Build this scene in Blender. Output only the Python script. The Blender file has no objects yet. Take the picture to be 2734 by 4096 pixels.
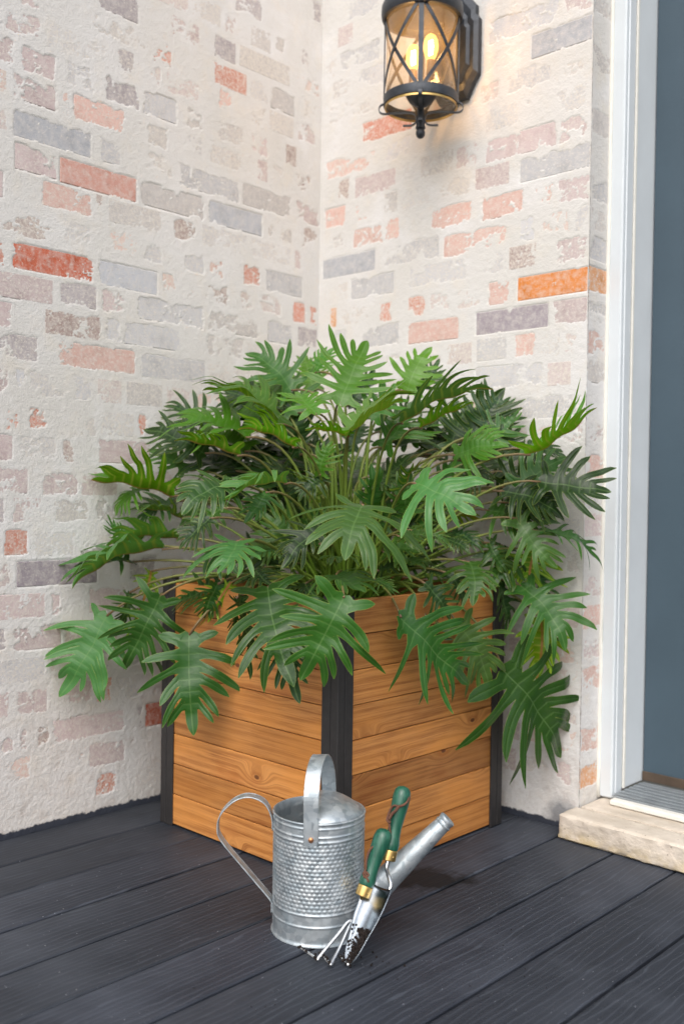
import bpy, math, random
import numpy as np
from mathutils import Vector, Matrix, Quaternion

SC = bpy.context.scene
COL = SC.collection

# ------------------------------------------------------------------ camera, sky, sun, exposure
YAW, PITCH, ROLL = 2.3274, -0.0166, 0.0146
def cam_axes():
    cy, sy, cp, sp = math.cos(YAW), math.sin(YAW), math.cos(PITCH), math.sin(PITCH)
    f = Vector((cy*cp, sy*cp, sp)); r = Vector((sy, -cy, 0)); u = r.cross(f)
    c, s = math.cos(ROLL), math.sin(ROLL)
    return c*r + s*u, -s*r + c*u, f
CR, CU, CF = cam_axes()
cd = bpy.data.cameras.new("camera"); cam = bpy.data.objects.new("camera", cd); COL.objects.link(cam)
cam.matrix_world = Matrix(((CR.x, CU.x, -CF.x, 1.8837), (CR.y, CU.y, -CF.y, -1.8926), (CR.z, CU.z, -CF.z, 0.7194), (0, 0, 0, 1)))
cd.sensor_fit = 'HORIZONTAL'; cd.sensor_width = 24.0; cd.lens = 34.47
cd.clip_start = 0.05; cd.clip_end = 500
cd.dof.use_dof = True; cd.dof.focus_distance = 1.78; cd.dof.aperture_fstop = 2.8
SC.camera = cam

SUN_AZ, SUN_EL = math.radians(-60), math.radians(48)      # direction towards the sun, azimuth from +X
sdir = Vector((math.cos(SUN_AZ)*math.cos(SUN_EL), math.sin(SUN_AZ)*math.cos(SUN_EL), math.sin(SUN_EL)))
world = bpy.data.worlds.new("World"); SC.world = world; world.use_nodes = True
wn = world.node_tree; wn.nodes.clear()
sky = wn.nodes.new('ShaderNodeTexSky'); sky.sky_type = 'NISHITA'; sky.sun_disc = False
sky.sun_elevation = SUN_EL; sky.sun_rotation = math.pi/2 - SUN_AZ
sky.air_density = 1.0; sky.dust_density = 4.0; sky.ozone_density = 1.0
hs = wn.nodes.new('ShaderNodeHueSaturation'); hs.inputs['Saturation'].default_value = 0.46
bg = wn.nodes.new('ShaderNodeBackground'); bg.inputs['Strength'].default_value = 0.15
wo = wn.nodes.new('ShaderNodeOutputWorld')
wn.links.new(sky.outputs[0], hs.inputs['Color']); wn.links.new(hs.outputs[0], bg.inputs['Color']); wn.links.new(bg.outputs[0], wo.inputs[0])
sl = bpy.data.lights.new("sun", 'SUN'); sl.energy = 0.95; sl.angle = math.radians(80); sl.color = (1.0, 0.98, 0.96)
so = bpy.data.objects.new("sun", sl); COL.objects.link(so); so.location = sdir*6
so.rotation_euler = (-sdir).to_track_quat('-Z', 'Y').to_euler()
vs = SC.view_settings; vs.view_transform = 'Standard'; vs.look = 'None'; vs.gamma = 1.0; vs.use_curve_mapping = False
vs.exposure = 0.55

# ------------------------------------------------------------------ helpers
def lin(*c):
    return tuple(((v/255)/12.92 if v/255 <= .04045 else ((v/255+.055)/1.055)**2.4) for v in c)

def tag(o, label=None, cat=None, group=None, kind=None):
    if label: o['label'] = label
    if cat: o['category'] = cat
    if group: o['group'] = group
    if kind: o['kind'] = kind
    return o

def empty(name, loc=(0, 0, 0), rz=0.0, label=None, cat=None, group=None, kind=None):
    o = bpy.data.objects.new(name, None); COL.objects.link(o); o.location = loc; o.rotation_euler = (0, 0, rz)
    o.empty_display_size = .05
    return tag(o, label, cat, group, kind)

def link(name, me, mat=None, parent=None, smooth=False):
    o = bpy.data.objects.new(name, me); COL.objects.link(o)
    if mat is not None and not me.materials: me.materials.append(mat)
    if parent: o.parent = parent
    if smooth: me.shade_smooth()
    return o

def mesh_np(name, V, Fq):
    """fast mesh from numpy verts (n,3) and uniform faces (m,k)"""
    V = np.asarray(V, np.float32); Fq = np.asarray(Fq, np.int32)
    me = bpy.data.meshes.new(name)
    me.vertices.add(len(V)); me.vertices.foreach_set('co', V.ravel())
    k = Fq.shape[1]
    me.loops.add(Fq.size); me.loops.foreach_set('vertex_index', Fq.ravel())
    me.polygons.add(len(Fq)); me.polygons.foreach_set('loop_start', np.arange(0, Fq.size, k, dtype=np.int32))
    me.update(calc_edges=True); me.validate()
    return me

class MB:
    def __init__(s): s.v = []; s.f = []
    def add(s, V, F):
        n = len(s.v); s.v += [tuple(p) for p in V]; s.f += [tuple(i+n for i in f) for f in F]
    def box(s, a, b, bev=0.0):
        x0, y0, z0 = a; x1, y1, z1 = b
        if bev <= 0:
            V = [(x, y, z) for z in (z0, z1) for y in (y0, y1) for x in (x0, x1)]
            s.add(V, [(0, 2, 3, 1), (4, 5, 7, 6), (0, 1, 5, 4), (2, 6, 7, 3), (0, 4, 6, 2), (1, 3, 7, 5)]); return
        # chamfered box: 24 verts
        c = [(x0, x1), (y0, y1), (z0, z1)]; V = []; idx = {}
        for i in (0, 1):
            for j in (0, 1):
                for k in (0, 1):
                    p = [c[0][i], c[1][j], c[2][k]]; sg = [1 if i == 0 else -1, 1 if j == 0 else -1, 1 if k == 0 else -1]
                    for ax in range(3):
                        q = list(p)
                        for a2 in range(3):
                            if a2 != ax: q[a2] += sg[a2]*bev
                        idx[(i, j, k, ax)] = len(V); V.append(q)
        F = []
        def quad(*ks): F.append(tuple(idx[k] for k in ks))
        for i in (0, 1): quad((i,0,0,0),(i,1,0,0),(i,1,1,0),(i,0,1,0)); quad((0,i,0,1),(0,i,1,1),(1,i,1,1),(1,i,0,1)); quad((0,0,i,2),(1,0,i,2),(1,1,i,2),(0,1,i,2))
        for i in (0, 1):
            for j in (0, 1):
                quad((i,j,0,0),(i,j,1,0),(i,j,1,1),(i,j,0,1)); quad((i,0,j,0),(i,1,j,0),(i,1,j,2),(i,0,j,2)); quad((0,i,j,1),(1,i,j,1),(1,i,j,2),(0,i,j,2))
        for i in (0, 1):
            for j in (0, 1):
                for k in (0, 1): F.append((idx[(i,j,k,0)], idx[(i,j,k,1)], idx[(i,j,k,2)]))
        s.add(V, F)
    def tube(s, pts, rad, seg=10, caps=True):
        pts = [Vector(p) for p in pts]; n = len(pts)
        rads = rad if hasattr(rad, '__len__') else [rad]*n
        t0 = next((q-pts[0]).normalized() for q in pts[1:] if (q-pts[0]).length > 1e-6); up = Vector((0, 0, 1)) if abs(t0.z) < .9 else Vector((1, 0, 0))
        a = t0.cross(up).normalized(); V = []; F = []
        for i, p in enumerate(pts):
            t = (pts[min(i+1, n-1)]-pts[max(i-1, 0)])
            t = t.normalized() if t.length > 1e-7 else t0
            a = (a - t*a.dot(t)).normalized(); b = t.cross(a)
            for k in range(seg):
                th = 2*math.pi*k/seg; V.append(p + (a*math.cos(th)+b*math.sin(th))*rads[i])
        for i in range(n-1):
            for k in range(seg):
                k2 = (k+1) % seg; F.append((i*seg+k, i*seg+k2, (i+1)*seg+k2, (i+1)*seg+k))
        if caps: F.append(tuple(range(seg-1, -1, -1))); F.append(tuple((n-1)*seg+k for k in range(seg)))
        s.add(V, F)
    def strap(s, pts, wdir, w, th):
        """flat band along pts, width w along wdir (vector or list), thickness th"""
        pts = [Vector(p) for p in pts]; n = len(pts); V = []; F = []
        for i, p in enumerate(pts):
            t = (pts[min(i+1, n-1)]-pts[max(i-1, 0)]).normalized()
            wd = Vector(wdir[i] if isinstance(wdir, list) else wdir); wd = (wd - t*wd.dot(t)).normalized(); nn = t.cross(wd)
            for sx, sy in ((-.5, -.5), (.5, -.5), (.5, .5), (-.5, .5)): V.append(p + wd*w*sx + nn*th*sy)
        for i in range(n-1):
            for k in range(4):
                k2 = (k+1) % 4; F.append((i*4+k, i*4+k2, i*4+4+k2, i*4+4+k))
        F.append((3, 2, 1, 0)); F.append(tuple((n-1)*4+k for k in range(4)))
        s.add(V, F)
    def lathe(s, prof, seg=32, c=(0, 0, 0)):
        V = []; F = []; n = len(prof)
        for r, z in prof:
            for k in range(seg):
                th = 2*math.pi*k/seg; V.append((c[0]+r*math.cos(th), c[1]+r*math.sin(th), c[2]+z))
        for i in range(n-1):
            for k in range(seg):
                k2 = (k+1) % seg; F.append((i*seg+k, i*seg+k2, (i+1)*seg+k2, (i+1)*seg+k))
        s.add(V, F)
    def ball(s, c, r, seg=10, rings=7, sc=(1, 1, 1)):
        V = [(c[0], c[1], c[2]-r*sc[2])]; F = []
        for i in range(1, rings):
            a = math.pi*i/rings - math.pi/2
            for k in range(seg):
                th = 2*math.pi*k/seg; V.append((c[0]+r*sc[0]*math.cos(a)*math.cos(th), c[1]+r*sc[1]*math.cos(a)*math.sin(th), c[2]+r*sc[2]*math.sin(a)))
        V.append((c[0], c[1], c[2]+r*sc[2])); t = len(V)-1
        for k in range(seg):
            k2 = (k+1) % seg; F.append((0, 1+k2, 1+k)); b = 1+(rings-2)*seg; F.append((t, b+k, b+k2))
        for i in range(rings-2):
            for k in range(seg):
                k2 = (k+1) % seg; F.append((1+i*seg+k, 1+i*seg+k2, 1+(i+1)*seg+k2, 1+(i+1)*seg+k))
        s.add(V, F)
    def build(s, name, mat, parent=None, smooth=False, sharp=None):
        me = bpy.data.meshes.new(name); me.from_pydata(s.v, [], s.f); me.update()
        o = link(name, me, mat, parent, smooth)
        if smooth and sharp:
            me.set_sharp_from_angle(angle=math.radians(sharp))
        return o

def bez(p0, p1, p2, p3, n):
    p0, p1, p2, p3 = map(Vector, (p0, p1, p2, p3)); out = []
    for i in range(n+1):
        t = i/n; m = 1-t; out.append(p0*m**3 + p1*3*m*m*t + p2*3*m*t*t + p3*t**3)
    return out

def catmull(pts, k=6):
    pts = [Vector(p) for p in pts]; P = [pts[0]*2-pts[1]]+pts+[pts[-1]*2-pts[-2]]; out = []
    for i in range(1, len(P)-2):
        for j in range(k):
            t = j/k; a, b, c, d = P[i-1:i+3]
            out.append(.5*((2*b)+(c-a)*t+(2*a-5*b+4*c-d)*t*t+(3*b-a-3*c+d)*t**3))
    out.append(pts[-1]); return out

# numpy value noise
def _h(ix, iy, seed):
    n = (ix.astype(np.int64)*374761393 + iy.astype(np.int64)*668265263 + seed*1442695041) & 0xFFFFFFFF
    n = ((n ^ (n >> 13))*1274126177) & 0xFFFFFFFF
    n = ((n ^ (n >> 16))*2246822519) & 0xFFFFFFFF
    return ((n ^ (n >> 15)) & 0xFFFFFF)/float(0xFFFFFF)
def vnoise(x, y, seed=0):
    x0 = np.floor(x); y0 = np.floor(y); fx = x-x0; fy = y-y0
    fx = fx*fx*fx*(fx*(fx*6-15)+10); fy = fy*fy*fy*(fy*(fy*6-15)+10)
    a = _h(x0, y0, seed); b = _h(x0+1, y0, seed); c = _h(x0, y0+1, seed); d = _h(x0+1, y0+1, seed)
    return (a*(1-fx)+b*fx)*(1-fy)+(c*(1-fx)+d*fx)*fy
def fbm(x, y, sc, seed=0, octv=3, gain=.5):
    t = 0; a = 1; s = 0
    for o in range(octv):
        t = t + a*vnoise(x*sc*2**o + 17.3*o, y*sc*2**o - 9.1*o, seed+o*31); s += a; a *= gain
    return t/s

# ------------------------------------------------------------------ material builder
class M:
    def __init__(s, name):
        s.m = bpy.data.materials.new(name); s.m.use_nodes = True; s.t = s.m.node_tree; s.b = s.t.nodes['Principled BSDF']; s.out = s.t.nodes['Material Output']
    def n(s, typ, **kw):
        nd = s.t.nodes.new('ShaderNode'+typ)
        for k, v in kw.items(): setattr(nd, k, v)
        return nd
    def l(s, a, b): s.t.links.new(a, b)
    def setv(s, sock, v):
        if hasattr(v, 'is_output'): s.l(v, sock)
        else:
            if isinstance(v, tuple) and len(v) == 3 and sock.type == 'RGBA': v = v+(1,)
            sock.default_value = v
    def coord(s, which='Object'): return s.n('TexCoord').outputs[which]
    def mapping(s, vec, scale=(1, 1, 1), loc=(0, 0, 0), rot=(0, 0, 0)):
        m = s.n('Mapping'); s.l(vec, m.inputs[0]); s.setv(m.inputs['Scale'], scale); s.setv(m.inputs['Location'], loc); s.setv(m.inputs['Rotation'], rot); return m.outputs[0]
    def noise(s, vec, scale, detail=3, rough=.55, dist=0.0, out='Fac'):
        nd = s.n('TexNoise'); s.l(vec, nd.inputs['Vector']); s.setv(nd.inputs['Scale'], scale); nd.inputs['Detail'].default_value = detail; nd.inputs['Roughness'].default_value = rough; nd.inputs['Distortion'].default_value = dist; return nd.outputs[out]
    def voro(s, vec, scale, feature='F1', out='Distance'):
        nd = s.n('TexVoronoi'); nd.feature = feature; s.l(vec, nd.inputs['Vector']); s.setv(nd.inputs['Scale'], scale); return nd.outputs[out]
    def rng(s, v, a, b, c=0.0, d=1.0, smooth=False):
        nd = s.n('MapRange'); nd.clamp = True
        if smooth: nd.interpolation_type = 'SMOOTHSTEP'
        s.setv(nd.inputs[0], v); s.setv(nd.inputs[1], a); s.setv(nd.inputs[2], b); s.setv(nd.inputs[3], c); s.setv(nd.inputs[4], d); return nd.outputs[0]
    def math(s, op, a, b=0.0, c=0.0):
        nd = s.n('Math', operation=op); s.setv(nd.inputs[0], a); s.setv(nd.inputs[1], b); s.setv(nd.inputs[2], c); return nd.outputs[0]
    def mix(s, f, a, b, mode='MIX'):
        nd = s.n('Mix', data_type='RGBA'); nd.blend_type = mode; s.setv(nd.inputs[0], f); s.setv(nd.inputs[6], a); s.setv(nd.inputs[7], b); return nd.outputs[2]
    def vadd(s, a, b):
        nd = s.n('VectorMath', operation='ADD'); s.setv(nd.inputs[0], a); s.setv(nd.inputs[1], b); return nd.outputs[0]
    def sep(s, v):
        nd = s.n('SeparateXYZ'); s.l(v, nd.inputs[0]); return nd.outputs
    def attr(s, name): return s.n('Attribute', attribute_name=name).outputs['Fac']
    def rand(s): return s.n('ObjectInfo').outputs['Random']
    def ocol(s): return s.n('ObjectInfo').outputs['Color']
    def bump(s, h, dist, strength=1.0, prev=None):
        nd = s.n('Bump'); s.setv(nd.inputs['Height'], h); nd.inputs['Distance'].default_value = dist; nd.inputs['Strength'].default_value = strength
        if prev: s.l(prev, nd.inputs['Normal'])
        return nd.outputs[0]
    def set(s, **kw):
        nm = dict(col='Base Color', rough='Roughness', metal='Metallic', normal='Normal', spec='Specular IOR Level', trans='Transmission Weight', ecol='Emission Color', estr='Emission Strength', coat='Coat Weight', ior='IOR', alpha='Alpha')
        for k, v in kw.items(): s.setv(s.b.inputs[nm[k]], v)
        return s.m

def mat_mortar():
    m = M('lime_mortar'); P = m.coord(); big = m.noise(P, 2.6, 3, .6); mid = m.noise(P, 14, 4, .65); fine = m.noise(P, 260, 3, .6)
    c = m.mix(m.rng(big, .38, .66), lin(208, 205, 200), lin(216, 214, 212))
    c = m.mix(m.math('MULTIPLY', m.rng(mid, .52, .75), .45), c, lin(219, 209, 194))
    c = m.mix(m.math('MULTIPLY', m.rng(m.noise(m.vadd(P, (3.1, 2.2, 1.7)), 5, 4, .65), .54, .72), .55), c, lin(229, 228, 229))
    c = m.mix(m.math('MULTIPLY', m.rng(fine, .56, .78), .28), c, lin(170, 160, 148))
    sp = m.sep(P); z = sp[2]
    lowd = m.math('MULTIPLY', m.rng(z, .0, .5, 1, 0), m.rng(m.noise(P, 30, 4, .7), .5, .72))
    c = m.mix(m.math('MULTIPLY', lowd, .35), c, lin(150, 128, 110))
    vd = m.n('VectorMath', operation='DISTANCE'); m.l(m.n('NewGeometry').outputs['Position'], vd.inputs[0]); vd.inputs[1].default_value = (.772, 0, .022)
    stain = m.rng(m.math('ADD', vd.outputs['Value'], m.math('MULTIPLY', m.math('SUBTRACT', m.noise(P, 40, 3, .6), .5), .05)), .052, .018); c = m.mix(m.math('MULTIPLY', stain, .75), c, lin(112, 116, 122))
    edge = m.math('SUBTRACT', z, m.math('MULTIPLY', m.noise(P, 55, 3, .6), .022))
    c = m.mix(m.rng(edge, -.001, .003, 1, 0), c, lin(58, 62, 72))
    h = m.math('ADD', fine, m.math('MULTIPLY', mid, .3))
    return m.set(col=c, rough=.93, spec=.15, normal=m.bump(h, .0016, .7))

def mat_brick():
    m = M('limewashed_brick'); P = m.vadd(m.coord(), m.n('ObjectInfo').outputs['Location']); P = m.coord('Object')
    nd = m.n('NewGeometry'); P = nd.outputs['Position']
    base = m.ocol(); n1 = m.noise(P, 60, 4, .7); n2 = m.noise(P, 22, 3, .6); n3 = m.noise(P, 300, 2, .6)
    hs = m.n('HueSaturation'); m.setv(hs.inputs['Saturation'], 1.35); m.setv(hs.inputs['Value'], .6); m.l(base, hs.inputs['Color'])
    c = m.mix(m.math('MULTIPLY', m.rng(n2, .50, .74), .55), base, hs.outputs[0])
    al = m.n('ObjectInfo').outputs['Alpha']; thin = m.rng(al, .3, 1.0, 1.0, 0.0)
    film = m.math('ADD', m.rng(n1, .42, .70), m.math('MULTIPLY', thin, .25)); c = m.mix(m.math('MULTIPLY', film, .52), c, lin(214, 208, 202))
    sp_ = m.noise(P, 150, 4, .8); c = m.mix(m.math('MULTIPLY', m.rng(m.math('ADD', sp_, m.math('MULTIPLY', thin, .12)), .57, .67), .8), c, lin(216, 209, 199))
    c = m.mix(m.math('MULTIPLY', m.rng(m.noise(P, 34, 4, .75), .6, .72), .22), c, lin(130, 92, 84))
    return m.set(col=c, rough=.9, spec=.2, normal=m.bump(m.math('ADD', n1, n3), .0012, .6))

PATCHX, PATCHY = .752, -.440
def mat_deck():
    m = M('slate_stained_decking'); P0 = m.coord(); r = m.rand()
    off = m.n('CombineXYZ'); m.l(m.math('MULTIPLY', r, 37.0), off.inputs[1]); m.l(m.math('MULTIPLY', r, 11.0), off.inputs[2])
    P = m.vadd(P0, off.outputs[0])
    grain = m.noise(m.mapping(P, (90, 2.2, 1)), 1.0, 5, .68, .4)
    wv = m.n('TexWave'); wv.wave_type = 'BANDS'; wv.bands_direction = 'X'
    m.l(m.mapping(P, (1, .16, 1)), wv.inputs['Vector']); wv.inputs['Scale'].default_value = 26; wv.inputs['Distortion'].default_value = 9; wv.inputs['Detail'].default_value = 3; wv.inputs['Detail Scale'].default_value = .9; wv.inputs['Detail Roughness'].default_value = .6
    w = wv.outputs['Fac']
    c = m.mix(m.rng(grain, .3, .75), lin(36, 40, 48), lin(49, 53, 62))
    c = m.mix(m.math('MULTIPLY', m.rng(w, .90, .99), .28), c, lin(92, 98, 108))
    c = m.mix(m.math('MULTIPLY', m.rng(w, .12, .02), .3), c, lin(40, 43, 50))
    blot = m.noise(P0, 3.0, 4, .6); c = m.mix(m.math('MULTIPLY', m.rng(blot, .45, .7), .4), c, lin(84, 89, 99))
    sc = m.noise(m.mapping(P, (40, 14, 1), (0, 0, 0), (0, 0, .5)), 9, 2, .5); c = m.mix(m.rng(sc, .745, .775), c, lin(135, 140, 148))
    sp = m.voro(P, 26); c = m.mix(m.math('MULTIPLY', m.rng(sp, .035, .02), .8), c, lin(150, 152, 156))
    sp2 = m.voro(m.vadd(P, (5, 3, 1)), 17); c = m.mix(m.rng(sp2, .04, .025), c, lin(22, 23, 27))
    h = m.math('ADD', m.math('MULTIPLY', grain, 1.0), m.math('MULTIPLY', m.rng(w, 0, .25), .3))
    fine = m.noise(m.mapping(P, (420, 9, 1)), 1.0, 3, .6)
    nb = m.bump(m.math('ADD', h, m.math('MULTIPLY', fine, .5)), .0006, .5)
    W = m.n('NewGeometry').outputs['Position']
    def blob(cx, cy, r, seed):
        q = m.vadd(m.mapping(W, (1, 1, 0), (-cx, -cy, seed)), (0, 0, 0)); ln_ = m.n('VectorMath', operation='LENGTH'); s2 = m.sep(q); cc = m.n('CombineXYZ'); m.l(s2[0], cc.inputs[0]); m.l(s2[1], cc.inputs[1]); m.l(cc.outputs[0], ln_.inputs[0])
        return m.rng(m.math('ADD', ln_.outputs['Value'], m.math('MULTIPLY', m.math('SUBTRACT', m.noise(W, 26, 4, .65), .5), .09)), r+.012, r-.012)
    patch = m.math('MAXIMUM', blob(PATCHX, PATCHY, .052, 0), m.math('MAXIMUM', blob(PATCHX-.03, PATCHY-.05, .034, 3), blob(PATCHX+.05, PATCHY+.045, .022, 5)))  # irregular near-black patch beside the planter, slightly rougher than the boards
    tone = m.mix(1.0, c, m.ocol(), 'MULTIPLY'); c = m.mix(m.math('MULTIPLY', patch, .94), tone, lin(13, 14, 18))
    rg = m.math('SUBTRACT', m.rng(grain, .3, .7, .55, .68), m.math('MULTIPLY', patch, -.12))
    return m.set(col=c, rough=rg, spec=.35, normal=nb)

def mat_cedar():
    m = M('stained_cedar'); P0 = m.coord(); r = m.rand()
    off = m.n('CombineXYZ'); m.l(m.math('MULTIPLY', r, 23.0), off.inputs[0]); m.l(m.math('MULTIPLY', r, 71.0), off.inputs[2]); m.l(m.math('MULTIPLY', r, 9.0), off.inputs[1])
    P = m.vadd(P0, off.outputs[0])
    # distortion of the grain round knots
    kv = m.n('TexVoronoi'); kv.voronoi_dimensions = '2D'; s3 = m.sep(m.mapping(P, (3.2, 1, 5.6))); kc = m.n('CombineXYZ'); m.l(s3[0], kc.inputs[0]); m.l(s3[2], kc.inputs[1]); m.l(kc.outputs[0], kv.inputs['Vector']); kv.inputs['Scale'].default_value = 1.0
    kd = kv.outputs['Distance']
    bend = m.math('MULTIPLY', m.rng(kd, .0, .20, 1, 0, True), .03)
    sp = m.sep(P); zc = m.math('ADD', sp[2], bend); cmb = m.n('CombineXYZ'); m.l(sp[0], cmb.inputs[0]); m.l(sp[1], cmb.inputs[1]); m.l(zc, cmb.inputs[2]); Q = cmb.outputs[0]
    wv = m.n('TexWave'); wv.wave_type = 'BANDS'; wv.bands_direction = 'Z'; m.l(m.mapping(Q, (.10, 1, 1)), wv.inputs['Vector'])
    wv.inputs['Scale'].default_value = 17; wv.inputs['Distortion'].default_value = 5; wv.inputs['Detail'].default_value = 2; wv.inputs['Detail Scale'].default_value = .8
    w = wv.outputs['Fac']; g = m.noise(m.mapping(Q, (5, 60, 170)), 1.0, 5, .65, .3); blot = m.noise(m.mapping(P, (5, 5, 14)), 1.0, 3, .6)
    c = m.mix(m.math('MULTIPLY', m.rng(w, .25, .95), .45), lin(192, 132, 74), lin(162, 102, 52))
    c = m.mix(m.rng(g, .48, .78), c, lin(128, 70, 28)); c = m.mix(m.math('MULTIPLY', m.rng(w, .82, .97), .28), c, lin(126, 72, 30)); g2 = m.noise(m.mapping(Q, (7, 60, 420)), 1.0, 4, .7, .2); c = m.mix(m.math('MULTIPLY', m.rng(g2, .52, .66), .55), c, lin(122, 68, 28)); c = m.mix(m.math('MULTIPLY', m.rng(g2, .46, .36), .35), c, lin(214, 150, 82))
    c = m.mix(m.math('MULTIPLY', m.rng(blot, .42, .7), .65), c, lin(208, 138, 66))
    c = m.mix(m.math('MULTIPLY', m.rng(blot, .4, .25), .5), c, lin(148, 80, 32))
    c = m.mix(1.0, c, m.ocol(), 'MULTIPLY')
    ring = m.math('MULTIPLY', m.rng(kd, .030, .018), 1.0); c = m.mix(ring, c, lin(96, 50, 26))
    halo = m.math('MULTIPLY', m.math('MULTIPLY', m.rng(kd, .075, .04), m.rng(kd, .028, .042)), .6); c = m.mix(halo, c, lin(150, 84, 34))
    saw = m.n('TexWave'); saw.bands_direction = 'X'; m.l(P, saw.inputs['Vector']); saw.inputs['Scale'].default_value = 95; saw.inputs['Distortion'].default_value = 1.0
    sawm = m.math('MULTIPLY', saw.outputs['Fac'], m.rng(m.noise(P, 9, 2), .5, .62))
    h = m.math('ADD', m.math('MULTIPLY', g, .8), m.math('MULTIPLY', sawm, .35))
    c = m.mix(m.math('MULTIPLY', sawm, .16), c, lin(225, 165, 98))
    return m.set(col=c, rough=.52, spec=.35, normal=m.bump(h, .0006, .7))

def mat_simple(name, col, rough=.5, metal=0.0, spec=.5, var=0.0, vscale=30, bump=0.0, bscale=200):
    m = M(name); P = m.coord(); c = col
    if var:
        n = m.noise(P, vscale, 4, .6); d = tuple(max(0, v*(1-var)) for v in col); e = tuple(min(1, v*(1+var)) for v in col); c = m.mix(m.rng(n, .3, .7), d, e)
    kw = dict(col=c, rough=rough, metal=metal, spec=spec)
    if bump: kw['normal'] = m.bump(m.noise(P, bscale, 3, .6), bump, .7)
    return m.set(**kw)

def mat_galv():
    m = M('galvanized_steel'); P = m.coord(); v = m.n('TexVoronoi'); m.l(m.vadd(P, m.noise(P, 40, 2, out='Color')) if False else P, v.inputs['Vector']); v.inputs['Scale'].default_value = 95
    cs = m.sep(v.outputs['Color']); n = m.noise(P, 28, 4, .65); n2 = m.noise(m.mapping(P, (60, 60, 14)), 1.0, 4, .7)
    c = m.mix(cs[0], lin(168, 178, 184), lin(208, 214, 217))
    c = m.mix(m.math('MULTIPLY', m.rng(n, .5, .72), .5), c, lin(172, 190, 200))
    c = m.mix(m.math('MULTIPLY', m.rng(n2, .55, .75), .5), c, lin(214, 218, 220))
    rg = m.math('ADD', m.rng(cs[1], 0, 1, .34, .50), m.math('MULTIPLY', n, .1))
    return m.set(col=c, rough=rg, metal=.8, normal=m.bump(m.math('ADD', cs[2], n), .0003, .35))

def mat_leaf():
    m = M('philodendron_leaf'); P = m.coord(); base = m.ocol(); dm, dl, de = m.attr('midrib_distance'), m.attr('vein_distance'), m.attr('edge_distance')
    n = m.noise(P, 55, 3, .6)
    hs = m.n('HueSaturation'); m.l(base, hs.inputs['Color']); m.setv(hs.inputs['Value'], 1.3); m.setv(hs.inputs['Saturation'], 1.0)
    c = m.mix(m.math('MULTIPLY', m.rng(n, .42, .7), .6), base, hs.outputs[0])
    vein = m.math('MAXIMUM', m.rng(dm, .0018, .0007), m.math('MULTIPLY', m.rng(dl, .0010, .0003), .6))
    c = m.mix(m.math('MULTIPLY', vein, .28), c, lin(124, 156, 92))
    c = m.mix(m.math('MULTIPLY', m.rng(de, .0009, .0002), .55), c, lin(140, 158, 66))
    sp = m.voro(P, 70); c = m.mix(m.math('MULTIPLY', m.rng(sp, .06, .03), .6), c, lin(150, 140, 84))
    # underside: paler yellow green, reddish midrib
    hu = m.n('HueSaturation'); m.l(base, hu.inputs['Color']); m.setv(hu.inputs['Hue'], .478); m.setv(hu.inputs['Value'], 1.75); m.setv(hu.inputs['Saturation'], 1.12)
    cu = m.mix(m.math('MULTIPLY', m.rng(dl, .0018, .0006), .8), hu.outputs[0], lin(150, 160, 56))
    cu = m.mix(m.rng(dm, .0036, .0016), cu, lin(164, 108, 60))
    bf = m.n('NewGeometry').outputs['Backfacing']
    col = m.mix(bf, c, cu)
    h = m.math('ADD', m.math('MULTIPLY', m.rng(dl, 0, .004), .8), m.math('MULTIPLY', n, .6))
    m.set(col=col, rough=m.math('ADD', m.rng(bf, 0, 1, .26, .5), m.math('MULTIPLY', m.rand(), .12)), spec=.32, normal=m.bump(h, .0016, .6))
    tr = m.n('BsdfTranslucent'); ht = m.n('HueSaturation'); m.l(base, ht.inputs['Color']); m.setv(ht.inputs['Hue'], .47); m.setv(ht.inputs['Value'], 3.2); m.setv(ht.inputs['Saturation'], 1.15)
    m.l(ht.outputs[0], tr.inputs['Color'])
    mx = m.n('MixShader'); mx.inputs[0].default_value = .16; m.l(m.b.outputs[0], mx.inputs[1]); m.l(tr.outputs[0], mx.inputs[2]); m.l(mx.outputs[0], m.out.inputs[0])
    return m.m

def mat_stalk():
    m = M('leaf_stalk_green'); t = m.attr('along'); P = m.coord()
    c = m.mix(m.rng(t, .0, .55), lin(96, 134, 36), lin(112, 132, 52)); c = m.mix(m.rng(t, .6, 1.0), c, lin(116, 88, 66))
    c = m.mix(m.math('MULTIPLY', m.rng(m.noise(P, 90, 3), .5, .7), .35), c, lin(70, 96, 34))
    return m.set(col=c, rough=.42, spec=.4)

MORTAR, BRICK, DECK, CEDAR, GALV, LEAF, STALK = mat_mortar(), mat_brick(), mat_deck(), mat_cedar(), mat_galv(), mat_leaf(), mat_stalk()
BLACKM = mat_simple('black_powder_coat', lin(44, 42, 42), .5, 0, .45, .15, 60, .0003, 400)
IRON = mat_simple('dark_bronze_iron', lin(56, 60, 66), .42, .35, .5, .25, 60, .0006, 160)
WHITE = mat_simple('white_trim_paint', lin(208, 214, 218), .38, 0, .5, .04, 8)
CAULK = mat_simple('white_caulk', lin(224, 222, 214), .6, 0, .4, .06, 40)
DOORM = mat_simple('slate_blue_door_paint', lin(68, 84, 95), .45, 0, .4, .08, 5, .0003, 90)
ALU = mat_simple('threshold_aluminium', lin(150, 156, 160), .5, .5, .5, .12, 30)
BROWN = mat_simple('bronze_sweep', lin(92, 78, 66), .5, .3, .4, .2, 20)
SOIL = mat_simple('dark_potting_soil', lin(38, 32, 29), .95, 0, .2, .5, 90, .004, 120)
GREENW = None
def mat_green():
    m = M('green_stained_wood'); P = m.coord(); g = m.noise(m.mapping(P, (300, 300, 14)), 1.0, 4, .65)
    c = m.mix(m.rng(g, .35, .7), lin(14, 70, 54), lin(40, 100, 78)); return m.set(col=c, rough=.36, spec=.5, coat=.25)
GREENW = mat_green()
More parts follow.
